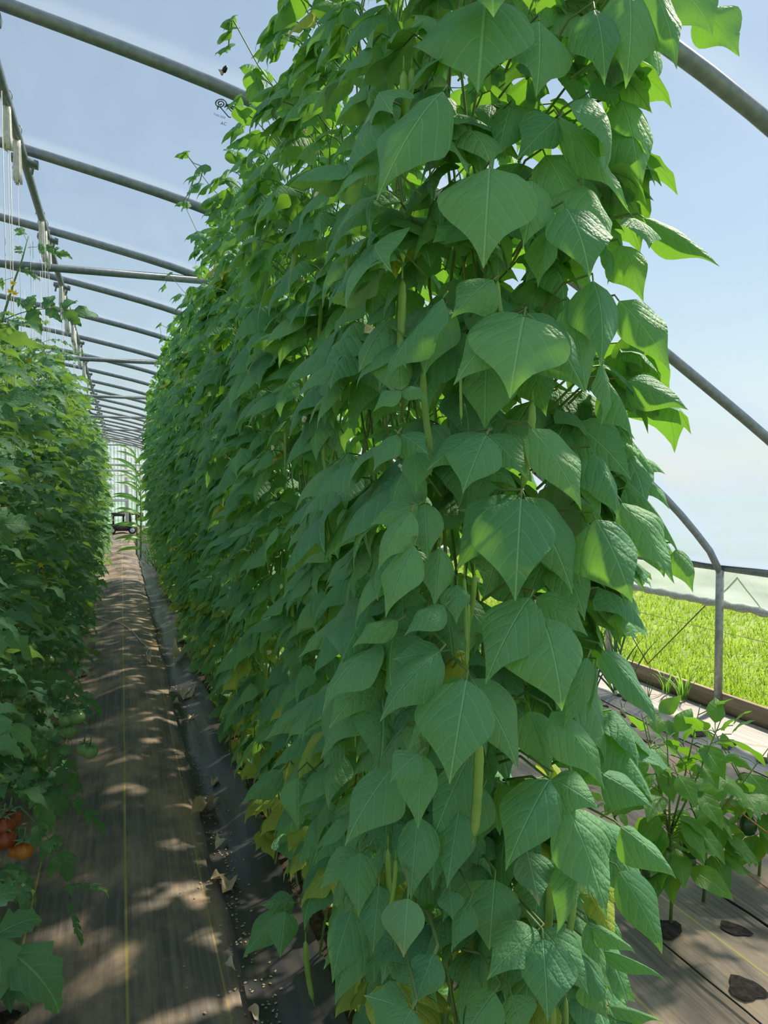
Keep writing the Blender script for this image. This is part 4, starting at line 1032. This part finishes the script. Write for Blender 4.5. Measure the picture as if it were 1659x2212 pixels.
PEP_T = np.array([0, .08, .2, .35, .5, .65, .8, .92, 1.0]); PEP_W = np.array([0, .12, .24, .30, .28, .21, .12, .045, 0.0])
PEP = [leaf_tpl(9, 6, PEP_T, PEP_W * 0.95, droop=0.6 + 0.15 * k, fold=0.25 - 0.12 * k, wave=0.03, seed=k, twist=0.3 * (k - 2)) for k in range(5)]
ME_PEP = [mesh_np('leaf', v, f, M_PEP, uv) for v, f, uv in PEP]
def bell_pepper():
    g = Geo(); v, f = sphere(0.034, 0.034, 0.042, 18, 10, 0.14, 4); g.add(v, f); g.tube([(0, 0, 0.036), (0.003, 0, 0.06)], [0.006, 0.004], 6)
    return g.mesh('pepper', M_PEPPER)
ME_BELL = bell_pepper()
def pepper_plant(base, height, nleaf, size, label, spread=0.20, bells=0, rs=1, low=0.25):
    r = np.random.default_rng(rs)
    o = thing('pepper_plant', tuple(base), label, 'pepper plant')
    st = Geo(); tips = []
    fork = height * 0.38
    st.tube([(0, 0, -0.01), (0.01, 0, fork * 0.6), (0, 0.01, fork)], [0.006, 0.0055, 0.005], 7)
    nbr = 5
    for k in range(nbr):
        a = k * 2 * math.pi / nbr + r.random(); rad = spread * (0.5 + 0.4 * r.random()); h = height * (0.8 + 0.2 * r.random())
        P = [np.array([0, 0.01, fork]), np.array([0.45 * rad * math.cos(a), 0.45 * rad * math.sin(a), fork + 0.45 * (h - fork)]), np.array([rad * math.cos(a), rad * math.sin(a), h])]
        st.tube(P, [0.0042, 0.003, 0.0015], 6); tips.append(P)
    link('stem', st.mesh('stem', M_STEM), o)
    pt = Geo()
    for q in range(nleaf):
        P = tips[q % nbr]; u = r.random()
        if q < nleaf * low: b = np.array([0, 0, fork * (0.5 + 0.6 * r.random())])
        else: b = P[0] * (1 - u) ** 2 + 2 * u * (1 - u) * P[1] + u * u * P[2]
        a = r.random() * 6.28; young = u > 0.85 and q >= nleaf * low
        d = np.array([math.cos(a), math.sin(a), 0.75 if young else -0.35 - 0.7 * r.random()])
        pet = b + n_(np.array([d[0], d[1], 0.35])) * size * 0.45
        s = size * ((0.6 if young else 0.85) + 0.4 * r.random())
        pt.tube([b, (b + pet) / 2 + np.array([0, 0, .006]), pet], 0.0018, 4, cap=False)
        link('leaf', ME_PEP[q % 5], o, to_mat(frame(pet, d, n_(np.array([d[0] * .4, d[1] * .4, 1.0]) + .3 * r.standard_normal(3)), s), (0, 0, 0)))
    link('petiole', pt.mesh('petiole', M_STEM), o)
    for k in range(bells):
        a = r.random() * 6.28
        p_ = link('pepper', ME_BELL, o, Matrix.Translation((0.09 * math.cos(a), 0.09 * math.sin(a), fork * (0.55 + 0.5 * r.random()))) @ Matrix.Rotation(a, 4, 'Z') @ Matrix.Scale(0.8 + 0.5 * r.random(), 4))
    return o
def gp(px, py):
    p = on_ground(px, py, 0.02); return Vector((p.x, p.y, float(hz(p.x, p.y)) + 0.015))
pepper_plant(gp(1448, 2015), 0.74, 70, 0.125, 'tall bell pepper plant with dark green fruit beside the bare planting holes', 0.20, 5, 3)
pepper_plant(gp(1520, 1930), 0.62, 52, 0.12, 'bell pepper plant leaning over the orange twine, glossy drooping leaves', 0.24, 3, 5)
pepper_plant(gp(1640, 1880), 0.60, 54, 0.12, 'bushy pepper plant past the leaning pepper, bright sunlit top', 0.22, 2, 8)
pepper_plant(gp(1290, 1660), 0.34, 28, 0.10, 'low pepper plant with bright lime top leaves near the white tag', 0.12, 0, 9)
pepper_plant(gp(1330, 1790), 0.17, 10, 0.06, 'tiny pepper seedling close to the bean row', 0.06, 0, 10, 0.0)

ME_OL = []
for k in range(4):
    g = Geo(); r = np.random.default_rng(70 + k); z = np.linspace(0, 1, 9); b = 0.15 + 0.35 * r.random()
    g.tube([(b * a ** 2.2, 0, a * (1 - 0.25 * b * a)) for a in z], 0.015 * np.array([.6, .9, 1, 1, .95, .8, .6, .35, .08]), 6)
    ME_OL.append(g.mesh('leaf', M_ONION))
ONIONS = [(1329, 1509, .74, 10, 'tall upright onion plant beside the thin side post'), (1262, 1490, .60, 8, None), (1285, 1512, .62, 8, None), (1245, 1520, .34, 7, None), (1400, 1535, .30, 5, 'floppy onion plant next to the grass weeds'),
          (1355, 1500, .62, 7, None), (1345, 1541, .16, 3, 'short onion sprout next to the white tag')]
for q, (a, b, h, n, lab) in enumerate(ONIONS):
    o = thing('onion_plant', tuple(gp(a, b)), lab or 'onion plant with long hollow leaves between beans and board', 'onion plant', None if lab else 'onion plants in a patch')
    for k in range(n):
        link('leaf', ME_OL[k % 4], o, Matrix.Rotation(rng.random() * 6.28, 4, 'Z') @ Matrix.Rotation(0.25 * rng.random() + (0.5 if k > n * 0.7 else 0), 4, 'Y') @ Matrix.Diagonal((h * 0.6, h * 0.6, h * (0.6 + 0.5 * rng.random()), 1)))
    g = Geo(); v, f = sphere(0.018, 0.018, 0.022, 10, 6, c=(0, 0, 0.012)); g.add(v, f); link('bulb', g.mesh('bulb', simple('onion_bulb', (0.5, 0.55, 0.36), 0.4)), o)
def blade_me(seed, w=0.05):
    return mesh_np('leaf', *leaf_tpl(8, 2, np.array([0, .2, .5, .8, 1]), np.array([.5, 1, .9, .5, 0]) * w, droop=1.3, fold=0.25, seed=seed, wave=0.01)[:2], M_GRASSY, leaf_tpl(8, 2, np.array([0, .2, .5, .8, 1]), np.array([.5, 1, .9, .5, 0]) * w, droop=1.3, fold=0.25, seed=seed)[2])
ME_BLADE = [blade_me(k, 0.03) for k in range(3)]
def weed(loc, n, h, label, name='grass_weed', cat='weed'):
    o = thing(name, tuple(loc), label, cat)
    for k in range(n):
        a = rng.random() * 6.28; tl_ = 0.25 + 0.7 * rng.random(); s = h * (0.6 + 0.6 * rng.random())
        d = np.array([math.cos(a) * tl_, math.sin(a) * tl_, 1.0]); nn = np.array([-math.cos(a), -math.sin(a), tl_])
        link('leaf', ME_BLADE[k % 3], o, to_mat(frame(np.array([0.03 * math.cos(a), 0.03 * math.sin(a), 0]), d, nn, s), (0, 0, 0)))
weed(gp(1475, 1510), 22, 0.22, 'clump of narrow grass weeds growing against the wooden board')
weed(gp(1440, 1495), 12, 0.20, 'thin grass weed sprouting at the board beyond the larger clump')
weed(gp(165, 1440), 9, 0.20, 'narrow leafed grass weed at the foot of the tomato row')

tg = Geo(); tg.box((-0.011, -0.001, -0.02), (0.011, 0.001, 0.075)); o = tg.obj('plant_tag', M_TAG, smooth=False); o.location = gp(1329, 1560)
o.rotation_euler = (0.1, -0.12, -0.5)
tag(o, 'small white plastic plant tag standing in a planting hole', 'plant tag')
for (a, b, za, zb_, lab) in ((((1290, 1520)), (1659, 1800), .30, .34, 'orange twine strung low across the pepper bed'), ((1300, 1655), (1659, 1920), .06, .05, 'second thin orange twine lying lower along the pepper bed')):
    p, q = on_ground(*a, za), on_ground(*b, zb_); d_ = (q - p)
    P = [p + d_ * t_ for t_ in np.linspace(-0.15, 1.3, 12)]
    g = Geo(); g.tube(P, 0.0022, 5); tag(g.obj('orange_twine', M_ORANGE), lab, 'twine')
g = Geo(); pts = [gp(a, b) + Vector((0, 0, 0.012)) for a, b in ((1546, 1921), (1580, 1945), (1620, 1970), (1659, 1998), (1720, 2040))]
g.tube(pts, 0.005, 6); g.obj('drip_line', M_DRIP, FLOOR)
g = Geo(); pts = [gp(a, b) + Vector((0, 0, 0.006)) for a, b in ((1338, 1982), (1430, 2055), (1520, 2130), (1615, 2206), (1680, 2260))]
g.tube(pts, 0.003, 6); g.obj('fabric_seam', M_DRIP, FLOOR)
tag_w = Geo(); tag_w.tube([gp(a, b) + Vector((0, 0, .008 + .02 * k % 3)) for k, (a, b) in enumerate(((1659, 1790), (1640, 1800), (1632, 1830), (1628, 1850), (1640, 1865), (1665, 1880)))], 0.003, 5)
tag(tag_w.obj('dry_tendril', M_GRAVELWHITE), 'pale dry curled stalk lying on the bed fabric', 'dry stalk')

# ------------------------------------------------------------------ fallen things on the path
def curled(seed, curl, droop):
    return mesh_np('fallen_leaf', *leaf_tpl(10, 6, droop=droop, fold=0.2, wave=0.09, seed=seed, curl=curl)[:2], M_DRY, leaf_tpl(10, 6, seed=seed)[2])
ME_FALL = [curled(1, 0.5, -0.5), curled(2, 0.8, 0.5), curled(3, 0.4, -0.8)]
FALL = [((412,1755),(475,1715),.5,'long pale rolled dry leaf on the path edge'), ((466,1822),(490,1803),.9,'small folded white leaf at the black plastic edge'), ((455,1895),(492,1878),.8,'cream dry leaf beside the ochre one'),
        ((480,1925),(514,1885),.7,'ochre pointed dry leaf beside the cream one'), ((483,2090),(510,2100),1.1,'crumpled pinkish dead leaf on the path'), ((322,1394),(352,1391),.3,'thin straw coloured stick-like leaf by the white string'),
        ((335,1355),(343,1350),1.0,None), ((310,1427),(326,1434),1.0,None), ((362,1487),(378,1490),1.0,None), ((395,1505),(410,1485),.9,None), ((372,1517),(395,1515),.9,None), ((355,1440),(366,1438),1.0,None),
        ((540,2170),(560,2200),.8,None), ((375,1425),(400,1408),.6,None), ((385,1390),(408,1382),.7,None), ((405,1545),(420,1538),.7,None), ((400,1660),(420,1655),.8,None), ((460,1690),(470,1675),.8,None)]
for k, (a, b, w_, lab) in enumerate(FALL):
    A = on_ground(*a, 0.02); B_ = on_ground(*b, 0.02)
    A.z = float(hz(A.x, A.y)) + 0.028; B_.z = float(hz(B_.x, B_.y)) + 0.030
    ax = np.array(B_ - A); Ln = max(0.045, np.linalg.norm(ax))
    o = link('fallen_leaf', ME_FALL[k % 3], None, to_mat(frame(np.array(A), ax, np.array([0.1, -0.2, 1.0]), Ln, w_ * 0.6), (0, 0, 0)))
    tag(o, lab or 'small dry curled leaf lying by the black plastic strip', 'fallen leaf', None if lab else 'dry leaves along the path')
nl = 620
cy = 1.9 + 6.5 * rng.random(nl) ** 1.3; cx = np.where(rng.random(nl) < 0.7, 0.375 + 0.03 * rng.standard_normal(nl), 0.29 + 0.06 * rng.standard_normal(nl))
g = Geo()
tv = np.array([(-1, -.6, 0), (1, -.5, .3), (.8, .7, 0), (-.9, .6, .5), (0, 0, .9)]); tf = np.array([(0, 1, 4), (1, 2, 4), (2, 3, 4), (3, 0, 4)])
Ms = np.zeros((nl, 3, 4))
for k in range(nl):
    a = rng.random() * 6.28; s = 0.0022 + 0.0035 * rng.random()
    Ms[k] = [[s * math.cos(a), -s * math.sin(a), 0, cx[k]], [s * math.sin(a), s * math.cos(a), 0, cy[k]], [0, 0, s, float(hz(cx[k], cy[k])) + (0.022 if cx[k] > 0.335 else 0.003)]]
g.addmany(tv, tf, Ms, np.zeros((5, 2)), rng.random(nl))
tag(g.obj('leaf_litter', M_GRAVELWHITE, smooth=False), 'pale crumbs of fallen petals and soil along the black plastic', 'litter', kind='stuff')
g = Geo(); P = [on_ground(a, b, 0.02) for a, b in ((200, 1328), (225, 1338), (258, 1352), (285, 1368), (305, 1388), (322, 1397))]
g.tube([Vector((p.x, p.y, float(hz(p.x, p.y)) + 0.010)) for p in P], 0.004, 5)
tag(g.obj('fallen_string', M_TWINE), 'white string lying slantwise across the path', 'string')
g = Geo(); P = [on_ground(a, b, 0.02) for a, b in ((322, 1397), (316, 1408), (320, 1420), (318, 1432))]
g.tube([Vector((p.x, p.y, float(hz(p.x, p.y)) + 0.010)) for p in P], 0.003, 5)
tag(g.obj('string_scrap', M_TWINE), 'short curled pale string end beside the slanting string', 'string')
for q, (a, b, c_, d_) in enumerate(((158, 1734, 177, 1735), (100, 1660, 118, 1655))):
    A, B_ = on_ground(a, b, 0.05), on_ground(c_, d_, 0.05); g = Geo(); g.tube([A, B_], 0.004, 5)
    tag(g.obj('plastic_clip', M_TAG), 'white plastic stick lying under the first tomato plants', 'plastic stick', 'white sticks under the tomatoes')

# ------------------------------------------------------------------ far end: corn, dill, cart
ME_CORN = [blade_me(20 + k, 0.085) for k in range(3)]
for q, (x, y, h, lab) in enumerate([(0.30, 17.6, 2.35, 'tall corn plant with arching leaves just past the bean row'), (0.40, 18.4, 2.2, 'second corn plant close behind the tall one'), (0.36, 16.6, 1.7, 'shorter corn plant nearest the end of the beans')]):
    o = thing('corn_plant', (x, y, 0), lab, 'corn plant'); g = Geo(); g.tube([(0, 0, 0), (0.02, 0, h * .5), (0, 0.01, h)], [0.02, 0.015, 0.006], 7); link('stalk', g.mesh('stalk', M_STEM), o)
    for k in range(13):
        z = h * (0.12 + 0.86 * k / 13); a = (k % 2) * 3.14 + 0.5 * rng.standard_normal() + 3.14
        d = np.array([math.cos(a), math.sin(a), 0.6 - 0.75 * (1 - k / 13)]); nn = np.array([-math.cos(a) * .4, -0.9, .7])
        link('leaf', ME_CORN[k % 3], o, to_mat(frame(np.array([0, 0, z]), d, nn, 0.50 + 0.15 * rng.random()), (0, 0, 0)))
for q, (x, y, h, lab) in enumerate([(0.56, 13.9, 0.75, 'feathery bright green herb at the foot of the bean row end'), (0.54, 14.7, 0.6, 'smaller feathery herb next to the corn')]):
    o = thing('feathery_herb', (x, y, 0), lab, 'herb'); g = Geo()
    for k in range(260):
        a = rng.random() * 6.28; r0 = 0.22 * rng.random(); z = h * (0.1 + 0.9 * rng.random()); l_ = 0.10 + 0.08 * rng.random()
        b = np.array([r0 * math.cos(a), r0 * math.sin(a) * 1.5, z]); e = b + np.array([0.5 * math.cos(a), 0.5 * math.sin(a), 0.7]) * l_ + 0.03 * rng.standard_normal(3)
        g.tube([b, (b + e) / 2 + 0.01 * rng.standard_normal(3), e], [0.004, 0.004, 0.001], 3, cap=False)
    ob = link('frond', g.mesh('frond', M_GRASSY), o); ob['kind'] = 'stuff'
    g = Geo()
    for k in range(6):
        a = k * 1.05; g.tube([(0, 0, 0), (0.1 * math.cos(a), 0.14 * math.sin(a), h * .6), (0.18 * math.cos(a), 0.26 * math.sin(a), h)], [0.006, 0.005, 0.002], 5)
    link('stem', g.mesh('stem', M_STEM), o)
C = thing('garden_cart', (0.05, 25.6, 0), 'dark metal garden cart parked at the far end of the path', 'cart')
def part(name, mat, *boxes):
    g = Geo()
    for lo, hi in boxes: g.box(lo, hi)
    return g.obj(name, mat, C, False)
part('tray', M_RUST, ((-.40, -.3, .10), (.30, .3, .30)))
part('upper_shelf', M_DARK, ((-.36, -.28, .56), (.05, .28, .66)))
for xx in (-.30, 0.0): part('frame_leg', M_DARK, ((xx - .03, -.26, .28), (xx + .03, -.2, .6)))
part('handle_post', M_DARK, ((.16, -.25, .2), (.24, -.19, .66)), ((.24, -.25, .6), (.40, -.19, .66)))
part('bucket', M_RUST, ((.36, -.25, .42), (.60, .0, .66)))
for xx in (-.34, .26):
    g = Geo(); g.tube([(xx, -.36, .12), (xx, -.30, .12)], .12, 14); w_ = g.obj('wheel', M_TYRE, C)
    g = Geo(); g.tube([(xx, -.375, .12), (xx, -.30, .12)], .075, 12); g.obj('hub', M_HUB, w_)

# ------------------------------------------------------------------ the insect in the air
bp_ = at(481, 150, 2.0)
o = thing('flying_bee', tuple(bp_), 'dark bodied bee in flight just under the roof film', 'bee')
g = Geo(); v, f = sphere(0.006, 0.006, 0.011, 10, 8, c=(0.004, 0, 0.004)); g.add(v, f); b_ = link('body', g.mesh('body', M_BODY), o); b_.rotation_euler = (0, 0.5, 0)
g = Geo(); v, f = sphere(0.0045, 0.0045, 0.006, 8, 6, c=(-0.002, 0, -0.010)); g.add(v, f); link('head', g.mesh('head', M_WING), o)
for s in (-1, 1):
    v, f, uv = leaf_tpl(4, 4, W=BEAN_W * 0.8, droop=0.2, seed=2); me = mesh_np('wing', v * 0.014, f, M_WING, uv)
    link('wing', me, o, Matrix.Translation((0, 0, -0.006)) @ Matrix.Rotation(s * 1.1, 4, 'Y') @ Matrix.Rotation(1.3, 4, 'X'))
print('leaf objects', n_leaf_obj, 'objects', len(bpy.data.objects), 'tris', sum(len(m.polygons) for m in bpy.data.meshes))
